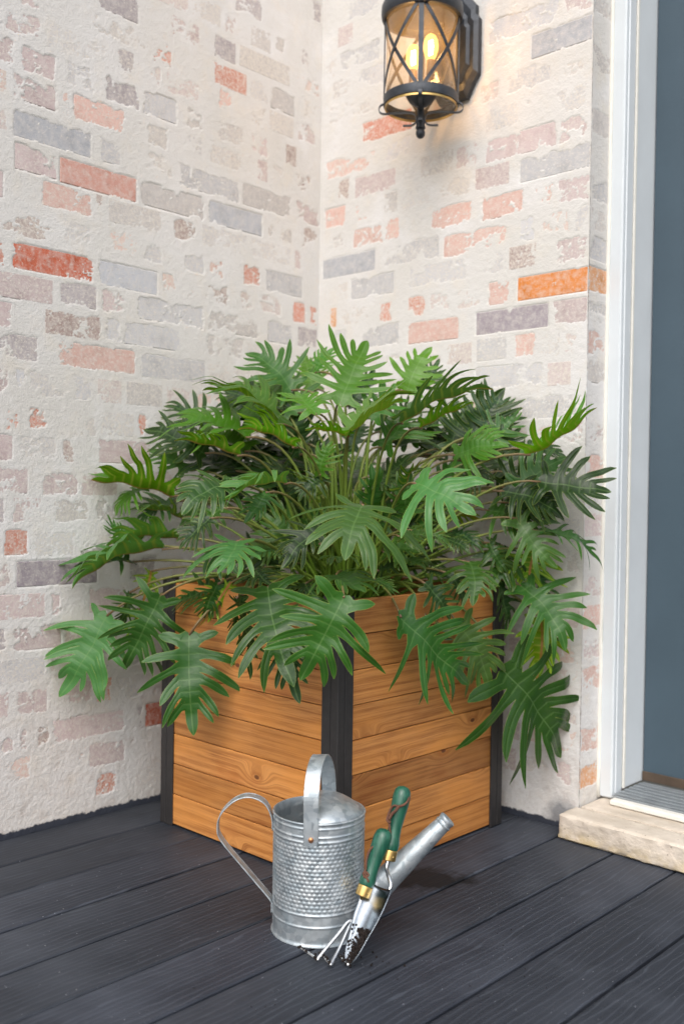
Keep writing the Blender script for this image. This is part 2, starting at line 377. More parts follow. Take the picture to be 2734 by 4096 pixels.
BRASS = mat_simple('brass', lin(206, 172, 108), .28, .95, .5, .1, 60)
STEEL = mat_simple('polished_steel', lin(206, 208, 210), .16, 1.0, .5, .05, 30)
LEATHER = mat_simple('brown_leather', lin(98, 66, 52), .75, 0, .3, .25, 120, .0004, 400)
COPPER = mat_simple('copper', lin(200, 140, 100), .3, .95)
STONE = None
def mat_stone():
    m = M('rough_limestone'); P = m.coord(); z = m.sep(P)[2]; n = m.noise(P, 16, 5, .65); f = m.noise(P, 120, 3, .6)
    c = m.mix(m.rng(n, .3, .7), lin(194, 182, 166), lin(218, 208, 195)); c = m.mix(m.math('MULTIPLY', m.rng(n, .55, .75), .4), c, lin(226, 206, 186))
    moss = m.math('MULTIPLY', m.rng(z, .034, .004), m.rng(m.noise(P, 22, 4, .7), .36, .6)); c = m.mix(m.math('MULTIPLY', moss, .75), c, lin(168, 146, 88))
    dirt = m.voro(P, 60); c = m.mix(m.math('MULTIPLY', m.rng(dirt, .12, .05), .55), c, lin(96, 84, 72))
    topd = m.math('MULTIPLY', m.rng(z, .05, .058), m.rng(m.noise(P, 9, 4, .65), .4, .65)); c = m.mix(m.math('MULTIPLY', topd, .5), c, lin(168, 156, 140))
    return m.set(col=c, rough=.9, spec=.2, normal=m.bump(m.math('ADD', n, f), .003, .6))
STONE = mat_stone()

# ------------------------------------------------------------------ ground and deck
g = MB(); g.box((-60, -80, -.16), (60, 40, -.12)); go = g.build('ground', mat_simple('dry_ground', lin(120, 116, 104), .95, 0, .1, .2, 2))
tag(go, kind='structure')
deck = empty('deck', (0, 0, 0), kind='structure')
PW = .1325
def plank_mesh(w, ln):
    mb = MB(); mb.box((-w/2, -ln, -.024), (w/2, 0, 0), .0022); me = bpy.data.meshes.new('plank'); me.from_pydata(mb.v, [], mb.f); me.update(); return me
pm = plank_mesh(PW-.0058, 3.6)
random.seed(4)
for i in range(22):
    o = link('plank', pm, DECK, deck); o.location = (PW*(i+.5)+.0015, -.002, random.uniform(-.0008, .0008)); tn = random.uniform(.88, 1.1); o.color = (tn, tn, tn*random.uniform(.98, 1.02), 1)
mb = MB()
for k in range(6): mb.box((0, -.3-k*.6, -.11), (2.95, -.26-k*.6, -.026))
mb.build('joist', mat_simple('joist_timber', lin(60, 56, 52), .9), deck)

# ------------------------------------------------------------------ the smeared brick walls
BRICKS = """0 0.022 0.091 1.6850 P 4;0 0.313 0.358 1.6850 K 6;0 0.602 0.654 1.6850 M 4;0 0.831 0.913 1.6820 P 5;0 0.921 0.958 1.6850 P 5;0 0.101 0.183 1.7400 G 9;0 0.267 0.371 1.7430 R 6;0 0.496 0.554 1.7400 R 6;0 0.832 0.881 1.7400 P 5;0 0.092 0.130 1.6094 D 5;0 0.194 0.256 1.6093 P 5;0 0.272 0.364 1.6093 G 4;0 0.400 0.455 1.6153 G 5;0 0.483 0.576 1.6123 B 8;0 0.584 0.674 1.6131 M 8;0 0.707 0.773 1.6153 B 5;0 0.799 0.875 1.6093 P 9;0 0.890 0.957 1.6153 P 7;0 0.304 0.370 1.8088 M 8;0 0.413 0.502 1.8118 P 5;0 0.592 0.695 1.8070 M 9;0 0.035 0.091 1.5471 D 5;0 0.193 0.228 1.5448 P 5;0 0.401 0.447 1.5508 B 4;0 0.626 0.753 1.5480 K 8;0 0.766 0.780 1.5476 K 5;0 0.797 0.896 1.5508 P 8;0 0.006 0.088 1.4720 P 7;0 0.110 0.275 1.4720 G 9;0 0.288 0.474 1.4720 B 8;0 0.635 0.686 1.4750 B 7;0 0.711 0.892 1.4740 B 10;0 0.006 0.065 1.4080 D 5;0 0.103 0.193 1.4050 G 4;0 0.210 0.382 1.4050 B 10;0 0.394 0.579 1.4050 G 9;0 0.592 0.784 1.4050 K 10;0 0.792 0.888 1.4080 P 8;0 0.068 0.096 1.3419 P 5;0 0.415 0.488 1.3434 D 5;0 0.522 0.665 1.3463 G 4;0 0.679 0.697 1.3479 D 4;0 0.707 0.826 1.3465 K 7;0 0.914 0.946 1.3419 P 8;0 0.065 0.194 1.2710 B 9;0 0.210 0.268 1.2738 R 7;0 0.332 0.382 1.2710 R 3;0 0.395 0.457 1.2718 B 6;0 0.519 0.577 1.2744 B 4;0 0.801 0.953 1.2710 D 3;0 0.006 0.035 1.2040 R 6;0 0.052 0.096 1.2040 R 8;0 0.231 0.281 1.2070 D 3;0 0.319 0.397 1.2070 D 4;0 0.532 0.687 1.2040 B 10;0 0.700 0.890 1.2040 R 10;0 0.910 0.936 1.2040 R 8;0 0.006 0.077 1.1411 M 8;0 0.098 0.183 1.1411 B 8;0 0.217 0.380 1.1447 G 6;0 0.397 0.584 1.1441 B 8;0 0.602 0.677 1.1471 P 6;0 0.693 0.783 1.1470 M 7;0 0.799 0.936 1.1411 P 7;0 0.266 0.381 1.0820 G 6;0 0.462 0.621 1.0820 B 8;0 0.629 0.667 1.0820 B 7;0 0.682 0.817 1.0790 D 6;0 0.891 0.934 1.0790 P 9;0 0.388 0.573 1.0126 B 7;0 0.590 0.785 1.0150 K 8;0 0.832 0.934 1.0150 M 6;0 0.513 0.613 0.9455 G 5;0 0.700 0.745 0.9458 B 5;0 0.862 0.883 0.9452 B 7;0 0.896 0.933 0.9480 P 7;0 0.555 0.579 0.8736 R 6;0 0.691 0.744 0.8690 G 3;0 0.798 0.854 0.8722 R 6;0 0.863 0.903 0.8690 R 4;0 0.546 0.684 0.8110 P 9;0 0.738 0.773 0.8050 D 4;0 0.888 0.932 0.8080 P 9;0 0.633 0.726 0.7379 P 5;0 0.734 0.822 0.7352 P 6;0 0.853 0.931 0.7409 P 8;0 0.604 0.689 0.6800 G 7;0 0.704 0.793 0.6800 G 4;0 0.822 0.885 0.6800 P 5;0 0.904 0.931 0.6800 M 5;0 0.849 0.904 0.6130 R 7;0 0.525 0.602 0.5430 M 7;0 0.684 0.876 0.5460 M 10;0 0.891 0.928 0.5460 P 4;0 0.607 0.703 0.4790 P 7;0 0.772 0.798 0.4772 P 7;0 0.809 0.927 0.4790 P 7;0 0.630 0.763 0.4120 P 6;0 0.771 0.886 0.4120 P 8;0 0.897 0.926 0.4120 M 6;0 0.554 0.673 0.3450 B 5;0 0.810 0.926 0.3450 B 4;0 0.643 0.681 0.2780 R 6;0 0.691 0.767 0.2780 P 6;0 0.804 0.875 0.2750 P 7;0 0.891 0.925 0.2780 P 7;0 0.495 0.550 0.2020 R 10;0 0.558 0.573 0.1990 M 8;0 0.607 0.788 0.2020 P 6;0 0.796 0.829 0.1990 D 4;0 0.845 0.869 0.1990 P 6;0 0.877 0.905 0.2020 P 5;0 0.573 0.599 0.1410 D 4;0 0.607 0.699 0.1350 P 7;0 0.707 0.730 0.1410 R 3;0 0.617 0.684 0.0650 R 5;0 0.006 0.080 1.8770 M 4;0 0.140 0.174 1.8740 G 6;0 0.188 0.255 1.8740 G 7;0 0.298 0.341 1.8740 P 4;0 0.006 0.038 2.0127 M 6;0 0.219 0.306 1.9438 M 6;1 0.096 0.215 1.9939 B 6;1 0.057 0.112 1.9360 P 4;1 0.065 0.207 1.8635 B 7;1 0.039 0.111 1.8014 G 4;1 0.129 0.226 1.8020 B 5;1 0.543 0.727 1.7966 B 9;1 0.742 0.809 1.7960 P 6;1 0.025 0.192 1.7350 G 3;1 0.659 0.809 1.7302 B 10;1 0.150 0.314 1.6604 R 8;1 0.597 0.716 1.6664 B 4;1 0.020 0.206 1.5890 K 4;1 0.230 0.312 1.5938 B 6;1 0.642 0.672 1.5944 B 3;1 0.718 0.802 1.5890 B 3;1 0.067 0.105 1.5296 D 4;1 0.127 0.266 1.5236 P 7;1 0.346 0.447 1.5296 G 4;1 0.455 0.519 1.5295 P 5;1 0.540 0.727 1.5238 P 9;1 0.735 0.809 1.5236 P 6;1 0.019 0.092 1.4612 K 9;1 0.125 0.180 1.4582 K 4;1 0.229 0.274 1.4642 G 7;1 0.511 0.607 1.4642 P 7;1 0.635 0.809 1.4592 B 9;1 0.043 0.104 1.3973 G 4;1 0.123 0.227 1.3936 K 7;1 0.235 0.279 1.3960 K 6;1 0.329 0.375 1.3973 G 2;1 0.383 0.505 1.3951 K 8;1 0.533 0.642 1.3921 K 9;1 0.671 0.727 1.3914 K 5;1 0.735 0.809 1.3913 P 8;1 0.014 0.200 1.3279 B 10;1 0.221 0.408 1.3289 B 5;1 0.421 0.605 1.3229 K 7;1 0.635 0.675 1.3259 B 8;1 0.777 0.809 1.3250 B 4;1 0.118 0.264 1.2608 B 9;1 0.315 0.490 1.2636 B 5;1 0.524 0.601 1.2660 B 4;1 0.609 0.682 1.2660 D 4;1 0.732 0.809 1.2606 P 8;1 0.044 0.067 1.1950 O 6;1 0.217 0.259 1.1890 R 4;1 0.307 0.366 1.1890 R 4;1 0.555 0.615 1.1920 K 8;1 0.634 0.809 1.1928 O 11;1 0.048 0.102 1.1313 B 8;1 0.157 0.284 1.1313 B 8;1 0.315 0.468 1.1253 K 9;1 0.521 0.714 1.1263 M 10;1 0.727 0.809 1.1283 P 8;1 0.523 0.609 1.0650 B 5;1 0.629 0.683 1.0650 K 6;1 0.521 0.703 0.9980 B 7;1 0.747 0.809 0.8640 P 5;1 0.590 0.807 0.9218 B 6;1 0.767 0.805 0.5840 G 5;1 0.757 0.804 0.6510 B 5;1 0.769 0.807 0.4620 P 7;1 0.627 0.668 0.3950 P 6;1 0.636 0.662 0.1940 P 6;1 0.622 0.653 0.1247 P 5;1 0.748 0.796 0.1187 P 5;2 0.003 0.095 1.7910 G 6;2 0.003 0.095 1.6690 G 5;2 0.003 0.095 1.5325 G 8;2 0.003 0.095 1.3890 B 7;2 0.003 0.095 1.3220 G 4;2 0.003 0.095 1.2629 B 7;2 0.003 0.095 1.1950 O 9;2 0.003 0.095 1.1215 B 6;2 0.003 0.095 1.0599 K 7;2 0.003 0.095 0.9990 G 6;2 0.003 0.095 0.8650 P 5;2 0.003 0.095 0.7917 K 7;2 0.003 0.095 0.7211 B 5;2 0.003 0.095 0.6640 P 5;2 0.003 0.095 0.5300 P 4;2 0.003 0.095 0.4630 K 7;2 0.003 0.095 0.3960 P 5;2 0.003 0.095 0.3290 K 6;2 0.003 0.095 0.1950 K 6;2 0.003 0.095 0.1160 O 8"""
LEAVES = """L1 0.090 -0.717 0.456 0.035 -0.794 0.285 0.537 -0.722 0.363 .92 .25 .15 1;L2 0.214 -0.670 0.504 0.129 -0.700 0.344 0.684 -0.585 0.316 .85 .3 .2 0;L3 0.300 -0.660 0.433 0.344 -0.680 0.239 0.755 -0.587 0.318 .85 .25 .15 0;L4 0.555 -0.680 0.549 0.669 -0.720 0.387 0.682 -0.585 0.416 .95 .3 .25 0;L4b 0.554 -0.650 0.505 0.628 -0.665 0.345 0.759 -0.517 0.218 .6 .3 .2 -1;L5 0.765 -0.700 0.550 0.704 -0.740 0.407 0.718 -0.551 0.417 1.0 .3 .2 0;L6 0.420 -0.640 0.515 0.473 -0.650 0.364 0.959 0.220 0.121 .5 .3 .1 -1;L6b 0.449 -0.650 0.525 0.427 -0.660 0.429 0.920 0.186 0.220 .6 .3 .1 -1;L7 0.700 -0.473 0.492 0.740 -0.307 0.349 0.645 -0.548 0.515 .75 .35 .25 0;L8 0.690 -0.284 0.464 0.720 -0.212 0.323 0.683 -0.585 0.366 .95 .3 .2 1;L9 0.740 -0.184 0.361 0.780 -0.018 0.157 0.718 -0.551 0.417 1.0 .25 .15 0;L10 0.735 -0.120 0.533 0.834 -0.100 0.406 0.719 -0.551 0.367 .95 .3 .2 0;L11 0.754 -0.070 0.461 0.758 -0.090 0.334 -0.372 0.825 0.290 .9 .3 .2 2;L11b 0.736 -0.070 0.608 0.753 -0.110 0.527 -0.490 0.652 0.588 1.2 .3 .2 2;L12 0.690 -0.245 0.586 0.740 -0.301 0.503 0.645 -0.548 0.515 .9 .3 .3 0;L13 0.680 -0.375 0.548 0.700 -0.321 0.472 0.681 -0.443 0.616 .8 .3 .3 -1;L14 0.660 -0.281 0.564 0.680 -0.252 0.491 0.829 -0.448 0.319 .7 .3 .3 -1;L15 0.690 -0.145 0.545 0.700 -0.126 0.418 0.987 -0.028 0.122 .7 .3 .1 -1;L16 0.670 -0.094 0.616 0.700 -0.186 0.523 0.754 -0.516 0.418 .9 .3 .3 0;L17 0.675 -0.354 0.459 0.685 -0.315 0.376 0.757 -0.516 0.318 .6 .3 .2 -1;L18 0.723 -0.050 0.571 0.773 -0.050 0.480 0.793 -0.411 0.418 .7 .3 .2 0;M1 0.676 -0.557 0.702 0.729 -0.661 0.606 0.537 -0.510 0.663 1.2 .2 .3 1;M2 0.517 -0.723 0.633 0.555 -0.797 0.579 0.463 -0.649 0.612 1.25 .25 .25 1;M3 0.593 -0.568 0.662 0.564 -0.652 0.582 0.322 -0.645 0.609 .8 .3 .3 -1;M4 0.490 -0.704 0.734 0.474 -0.816 0.682 0.429 -0.613 0.611 1.0 .3 .3 0;M5 0.548 -0.635 0.740 0.508 -0.757 0.697 -0.160 0.077 0.947 1.0 0.72 .3 1;M6 0.477 -0.468 0.761 0.493 -0.451 0.832 0.181 -0.925 0.206 .9 .2 .2 2;M7 0.472 -0.612 0.723 0.480 -0.674 0.665 0.465 -0.649 0.512 .9 .3 .3 0;A1 0.140 -0.573 0.618 0.055 -0.707 0.594 -0.192 0.184 0.946 .95 0.75 .25 1;A2 0.160 -0.627 0.598 0.075 -0.791 0.516 -0.120 0.252 0.947 1.0 0.78 .3 1;A3 0.110 -0.619 0.548 0.090 -0.625 0.479 -0.413 0.720 0.390 .8 .3 .2 2;A4 0.130 -0.583 0.713 0.045 -0.731 0.743 -0.266 0.115 0.974 1.0 0.72 .1 2;A5 0.110 -0.539 0.664 0.050 -0.641 0.681 -0.088 0.075 0.898 .9 0.6 .2 1;A6 0.060 -0.605 0.730 0.030 -0.659 0.667 -0.029 -0.706 0.401 .9 .3 .4 2;A7 0.090 -0.543 0.701 0.045 -0.607 0.640 0.112 -0.568 0.604 .9 .3 .3 1;A8 0.080 -0.651 0.567 0.035 -0.768 0.537 0.186 -0.216 0.905 .8 .5 .3 -1;A9 0.070 -0.644 0.600 0.030 -0.680 0.671 0.841 -0.024 0.319 .7 .3 .1 0;A10 0.090 -0.636 0.462 0.070 -0.641 0.360 -0.188 0.925 0.094 .7 .3 .1 2;A11 0.354 -0.655 0.670 0.327 -0.709 0.610 0.251 -0.714 0.507 .9 .3 .2 -1;U1a 0.342 -0.553 0.837 0.190 -0.641 0.854 0.079 -0.249 0.902 1.0 0.5 .3 0;U1b 0.392 -0.617 0.796 0.316 -0.715 0.824 -0.231 0.079 0.965 .95 0.7 .2 0;U2 0.515 -0.583 0.811 0.422 -0.643 0.846 -0.193 0.184 0.966 .95 0.75 .2 1;U3 0.389 -0.508 0.865 0.219 -0.571 0.936 -0.127 -0.030 0.927 1.0 0.6 .45 1;U4 0.307 -0.391 0.951 0.200 -0.434 1.039 0.756 -0.446 0.418 .95 .35 .15 0;U5 0.469 -0.403 0.913 0.440 -0.290 1.058 0.574 -0.759 0.264 .85 .3 .1 0;U6 0.287 -0.298 1.000 0.310 -0.247 1.064 0.251 -0.714 0.507 .9 .3 .2 1;U7 0.496 -0.503 0.882 0.416 -0.480 0.932 0.255 -0.289 0.906 1.1 .4 .3 1;U8 0.619 -0.539 0.831 0.642 -0.406 0.906 -0.051 0.180 0.959 1.1 0.62 .2 1;U8b 0.619 -0.539 0.831 0.574 -0.608 0.842 -0.162 0.006 0.957 .9 0.6 .2 1;U9 0.661 -0.430 0.861 0.769 -0.285 0.934 0.006 0.192 0.950 .95 0.6 .25 1;U10 0.644 -0.350 0.857 0.709 -0.259 0.911 -0.155 0.289 0.966 .9 0.55 .15 2;U11 0.493 -0.216 0.952 0.512 -0.154 1.056 0.719 -0.622 0.267 .9 .2 .1 2;U12 0.470 -0.126 0.974 0.478 -0.090 1.024 0.684 -0.585 0.316 .8 .3 .2 0;U13 0.482 -0.323 0.886 0.486 -0.249 0.967 0.613 -0.370 0.614 .9 .3 .2 0;U14 0.238 -0.416 0.914 0.127 -0.451 0.962 0.180 -0.499 0.805 .9 .4 .3 -1;U15 0.187 -0.535 0.808 0.072 -0.615 0.860 0.358 -0.540 0.709 .95 .3 .3 -1;U16 0.144 -0.549 0.770 0.063 -0.596 0.817 0.180 -0.499 0.805 .9 .3 .3 1;U17 0.114 -0.465 0.867 0.020 -0.525 0.922 0.322 -0.645 0.609 .9 .3 .2 -1;R1 0.791 -0.180 0.808 0.915 -0.140 0.902 -0.410 -0.093 0.841 .95 0.65 -.1 2;R2 0.791 -0.140 0.754 0.913 -0.070 0.736 0.696 -0.600 0.367 1.05 .25 .1 -1;R3 0.722 -0.170 0.733 0.831 -0.110 0.674 0.572 -0.617 0.514 .9 .3 .2 -1;R4 0.744 -0.150 0.677 0.816 -0.110 0.576 0.536 -0.722 0.413 .85 .3 .2 1;R5 0.779 -0.120 0.652 0.877 -0.030 0.568 0.475 -0.083 0.811 .6 .3 .5 0;R6 0.764 -0.514 0.743 0.880 -0.489 0.687 0.536 -0.580 0.613 1.1 .3 .35 1;R7 0.620 -0.100 0.853 0.636 -0.050 0.965 0.647 -0.690 0.266 .9 .3 .1 -1;R8 0.634 -0.222 0.808 0.739 -0.178 0.826 0.610 -0.512 0.565 1.1 .35 .25 0;R9 0.516 -0.155 0.814 0.510 -0.118 0.875 0.609 -0.654 0.415 1.1 .3 .2 -1;R10 0.714 -0.080 0.826 0.795 -0.045 0.805 0.502 -0.544 0.612 1.0 .3 .2 -1;R11 0.622 -0.193 0.776 0.697 -0.165 0.738 0.540 -0.439 0.613 .8 .3 .4 -1;R12 0.614 -0.204 0.646 0.682 -0.182 0.604 0.540 -0.439 0.613 .8 .3 .3 -1;R13 0.652 -0.374 0.650 0.722 -0.337 0.611 0.326 -0.362 0.808 .6 .3 .3 0;R14 0.637 -0.090 0.798 0.680 -0.045 0.876 0.682 -0.585 0.416 .9 .3 .2 -1;R15 0.684 -0.090 0.741 0.761 -0.045 0.676 0.754 -0.516 0.418 .9 .3 .2 -1;R16 0.536 -0.067 0.861 0.525 -0.020 0.945 0.611 -0.654 0.315 .9 .3 .2 0;R17 0.579 -0.168 0.682 0.646 -0.132 0.669 -0.292 0.292 0.793 .9 .3 .2 2;Q1 0.308 -0.560 0.532 0.185 -0.620 0.470 0.395 -0.435 0.760 .7 .3 .3 -1;Q2 0.327 -0.610 0.535 0.303 -0.630 0.458 0.981 -0.169 0.222 .8 .3 .2 0;Q3 0.355 -0.600 0.539 0.301 -0.640 0.446 0.213 0.490 0.604 .5 .4 .2 2;Q4 0.622 -0.570 0.569 0.742 -0.620 0.549 0.538 -0.439 0.713 1.1 .3 .3 0;Q5 0.531 -0.560 0.547 0.607 -0.600 0.523 0.540 -0.439 0.613 1.0 .3 .3 -1;Q6 0.358 -0.530 0.542 0.308 -0.570 0.527 0.326 -0.362 0.808 .8 .3 .3 -1;Q7 0.662 -0.505 0.562 0.721 -0.504 0.540 0.465 -0.507 0.711 .6 .3 .3 0;Z0 -0.037 -0.400 0.823 -0.176 -0.460 0.866 0.324 -0.503 0.708 0.9 0.4 0.3 -1;Z1 -0.050 -0.360 0.853 -0.147 -0.400 0.919 0.395 -0.576 0.610 0.9 0.4 0.3 0;Z2 0.255 -0.480 0.813 0.096 -0.520 0.841 0.113 -0.285 0.903 1.0 0.5 0.3 0;Z3 -0.001 -0.460 0.719 -0.188 -0.500 0.703 0.253 -0.431 0.807 0.9 0.4 0.3 0;Z4 0.064 -0.420 0.707 0.015 -0.460 0.629 0.395 -0.576 0.610 0.9 0.3 0.3 1;Z5 -0.103 -0.430 0.738 -0.295 -0.470 0.776 0.184 -0.358 0.805 0.9 0.5 0.3 -1;Z6 0.204 -0.220 0.971 0.128 -0.180 1.072 0.682 -0.585 0.416 0.8 0.3 0.2 0;Z7 0.349 -0.250 0.924 0.365 -0.180 1.015 0.683 -0.443 0.516 0.8 0.4 0.2 -1;Z8 0.448 -0.140 0.960 0.477 -0.080 1.041 0.754 -0.516 0.418 0.8 0.3 0.2 -1;Z9 0.264 -0.400 0.915 0.113 -0.360 0.984 0.253 -0.431 0.807 0.9 0.5 0.3 1;Z10 0.318 -0.380 0.901 0.176 -0.320 1.002 0.322 -0.645 0.609 0.9 0.4 0.2 0;Z11 0.281 -0.460 0.872 0.110 -0.460 0.901 0.113 -0.285 0.903 1.0 0.5 0.4 0;Z12 0.511 -0.160 0.809 0.471 -0.080 0.902 0.645 -0.690 0.316 0.9 0.3 0.1 -1;Z13 0.560 -0.140 0.826 0.552 -0.060 0.934 0.718 -0.621 0.317 0.9 0.35 0.1 -1;Z14 0.598 -0.120 0.817 0.638 -0.050 0.965 0.718 -0.621 0.317 0.9 0.3 0.1 -1;Z15 0.619 -0.100 0.848 0.674 -0.045 0.918 0.682 -0.585 0.416 0.9 0.3 0.2 0;Z16 0.636 -0.200 0.797 0.707 -0.170 0.833 0.609 -0.512 0.615 1.0 0.4 0.3 1;Z17 0.685 -0.100 0.775 0.580 -0.060 0.859 0.609 -0.654 0.415 0.9 0.3 0.1 -1;Z18 0.690 -0.120 0.742 0.760 -0.060 0.817 0.682 -0.585 0.416 0.9 0.35 0.2 -1;Z19 0.730 -0.130 0.734 0.806 -0.060 0.808 0.682 -0.585 0.416 1.0 0.3 0.2 0;Z20 0.707 -0.130 0.709 0.800 -0.060 0.679 0.645 -0.548 0.515 0.9 0.35 0.3 -1;Z21 0.665 -0.140 0.692 0.769 -0.100 0.646 0.645 -0.548 0.515 0.9 0.35 0.3 0;Z22 0.672 -0.180 0.757 0.617 -0.200 0.728 0.463 -0.649 0.612 0.9 0.3 0.3 -1;Z23 0.646 -0.100 0.767 0.705 -0.070 0.747 0.645 -0.548 0.515 1.1 0.3 0.3 -1;Z24 0.680 -0.160 0.623 0.717 -0.140 0.559 0.682 -0.585 0.416 0.9 0.3 0.3 0;Z25 0.550 -0.600 0.647 0.547 -0.640 0.579 0.500 -0.686 0.513 0.8 0.3 0.3 -1;Z26 0.277 -0.580 0.600 0.404 -0.620 0.562 0.609 -0.512 0.615 0.9 0.3 0.3 0;Z27 0.398 -0.570 0.567 0.488 -0.600 0.537 0.609 -0.512 0.615 0.9 0.3 0.3 -1;Z28 0.573 -0.580 0.542 0.542 -0.600 0.512 0.465 -0.507 0.711 0.8 0.3 0.3 -1;Z29 0.472 -0.450 0.755 0.446 -0.500 0.707 0.395 -0.576 0.610 0.9 0.3 0.3 -1;Z30 0.476 -0.300 0.759 0.558 -0.320 0.726 0.540 -0.439 0.613 0.8 0.3 0.3 -1;Z31 0.627 -0.250 0.631 0.689 -0.240 0.602 0.469 -0.366 0.711 0.8 0.3 0.3 -1;Z32 0.611 -0.280 0.567 0.663 -0.270 0.554 0.469 -0.366 0.711 0.8 0.3 0.3 -1;Z33 0.090 -0.660 0.502 0.056 -0.680 0.417 0.870 -0.343 0.220 0.6 0.3 0.2 -1;Z34 0.324 -0.600 0.689 0.314 -0.660 0.627 0.393 -0.718 0.510 0.9 0.3 0.3 0"""

CO = dict(P=(184, 160, 162), B=(182, 184, 190), G=(176, 172, 171), R=(194, 100, 74), K=(210, 156, 142), O=(204, 122, 58), D=(138, 110, 104), M=(148, 139, 146))
WX = .813
def grid_axis(lo, hi, st, extra):
    a = list(np.arange(lo, hi, st)); return np.array(a+[hi]+extra)
def wall_sheet(wall, U, Zs, bricks, seed):
    uu, zz = np.meshgrid(U, Zs)
    h = .0005 + .0009*(fbm(uu, zz, 7, seed, 2)-.5) + .0005*(fbm(uu, zz, 90, seed+5, 2)-.5)
    rough = .0009 + .0011*np.clip((1.0-zz)/1.0, 0, 1)
    h += rough*(fbm(uu, zz, 240, seed+9, 2, .8)-.5)
    big = fbm(uu, zz, 26, seed+50, 3); sm = fbm(uu*1.0, zz*1.3, 110, seed+60, 3, .85)
    for (u0, u1, zc, v, hb, a, cut) in bricks:
        i0, i1 = np.searchsorted(U, u0-.004), np.searchsorted(U, u1+.004); j0, j1 = np.searchsorted(Zs, zc-.034), np.searchsorted(Zs, zc+.034)
        if i1-i0 < 2 or j1-j0 < 2: continue
        su, sz = uu[j0:j1, i0:i1], zz[j0:j1, i0:i1]
        d = np.minimum(np.minimum(su-u0, u1-su), np.minimum(sz-(zc-.0262), (zc+.0262)-sz))
        n = .55*((big[j0:j1, i0:i1]-.5)*2.2+.5) + .45*((sm[j0:j1, i0:i1]-.5)*2.6+.5)
        gr = ((su-(u0+u1)/2)/max(u1-u0, .03)*math.cos(a) + (sz-zc)/.052*math.sin(a))      # one side of the brick is covered more
        d0 = d; d = d + (sm[j0:j1, i0:i1]-.5)*.014*(1.15-.6*v) - .0012
        e = (v - n) - .45*(1-v*.75)*gr - .5*np.clip(1-d/.0055, 0, 1)*(1.15-v*.55)
        e = np.where(d0 < -.0005, -1, e)
        k = np.clip(e/.16+.5, 0, 1); k = k*k*(3-2*k)
        h[j0:j1, i0:i1] = h[j0:j1, i0:i1]*(1-k) + (hb-.0006-.0012*min(1, max(0, (v-.25)/.5)))*k
    nz, nu = uu.shape
    if wall == 0: V = np.stack([h, -uu, zz], -1)
    elif wall == 1: V = np.stack([uu, -h, zz], -1)
    else: V = np.stack([WX+h, uu, zz], -1)
    idx = np.arange(nz*nu).reshape(nz, nu)
    a, b, c, d = idx[:-1, :-1], idx[:-1, 1:], idx[1:, 1:], idx[1:, :-1]
    Fq = np.stack([a, b, c, d], -1).reshape(-1, 4)
    if wall == 0: Fq = Fq[:, ::-1]
    me = mesh_np('mortar', V.reshape(-1, 3), Fq); return me

rb = [t.split() for t in BRICKS.split(';')]
wall_l = empty('brick_wall', (0, -.9, 0), label='cream mortar smeared brick wall on the left, meeting the deck', cat='wall')
wall_r = empty('brick_wall', (.4, 0, 0), label='cream smeared brick wall with the lantern, ending at the door', cat='wall')
for w in (wall_l, wall_r): w.name = 'brick_wall'
random.seed(11); brick_cache = {}
def brick_box(w, h):
    key = (round(w, 3), round(h, 3))
    if key not in brick_cache:
        mb = MB(); mb.box((-w/2, -h/2, -.055), (w/2, h/2, 0), .0012); me = bpy.data.meshes.new('brick'); me.from_pydata(mb.v, [], mb.f); me.update(); me.materials.append(BRICK); brick_cache[key] = me
    return brick_cache[key]
sets = {0: [], 1: [], 2: []}
BASIS = {0: Matrix(((0, 0, 1), (-1, 0, 0), (0, 1, 0))), 1: Matrix(((1, 0, 0), (0, 0, -1), (0, 1, 0))), 2: Matrix(((0, 0, 1), (1, 0, 0), (0, 1, 0)))}
# faint ghosts of bricks between the plain ones
occ = {}
for t in rb: occ.setdefault((int(t[0]), round(float(t[3])/.067)), []).append((float(t[1]), float(t[2]), float(t[3])))
for w, umax, off in ((0, 1.0, .004), (1, .805, .054)):
    for k in range(1, 29):
        zc = off+.067*k; us = random.uniform(-.1, 0.0)
        near = [q for (ww, kk), l in occ.items() if ww == w for q in l if abs(q[2]-zc) < .03]
        while us < umax:
            ln = random.choice((.2, .2, .098)); u0, u1 = max(.006, us), min(umax, us+ln); us += ln+.012
            for q in near:
                if q[0]-.01 < u1 and q[1]+.01 > u0:
                    if q[0]-u0 > u1-q[1]: u1 = min(u1, q[0]-.012)
                    else: u0 = max(u0, q[1]+.012)
            if u1-u0 > .045 and random.random() < .9: rb.append([str(w), '%.3f' % u0, '%.3f' % u1, '%.4f' % (zc+random.uniform(-.003, .003)), random.choice('BGPPKGB'), random.choice('12233')])
for k in range(1, 31):                                  # the courses go on past the left edge of the photograph
    us = random.choice((1.0, 1.04, 1.09))
    while us < 1.56:
        ln = random.choice((.2, .2, .2, .098))
        if random.random() < .55: rb.append(['0', '%.3f' % (us+.004), '%.3f' % (us+ln-.004), '%.4f' % (.004+.067*k+random.uniform(-.003, .003)), random.choice('BGPPKGBM'), random.choice('2345678')])
        us += ln+.012
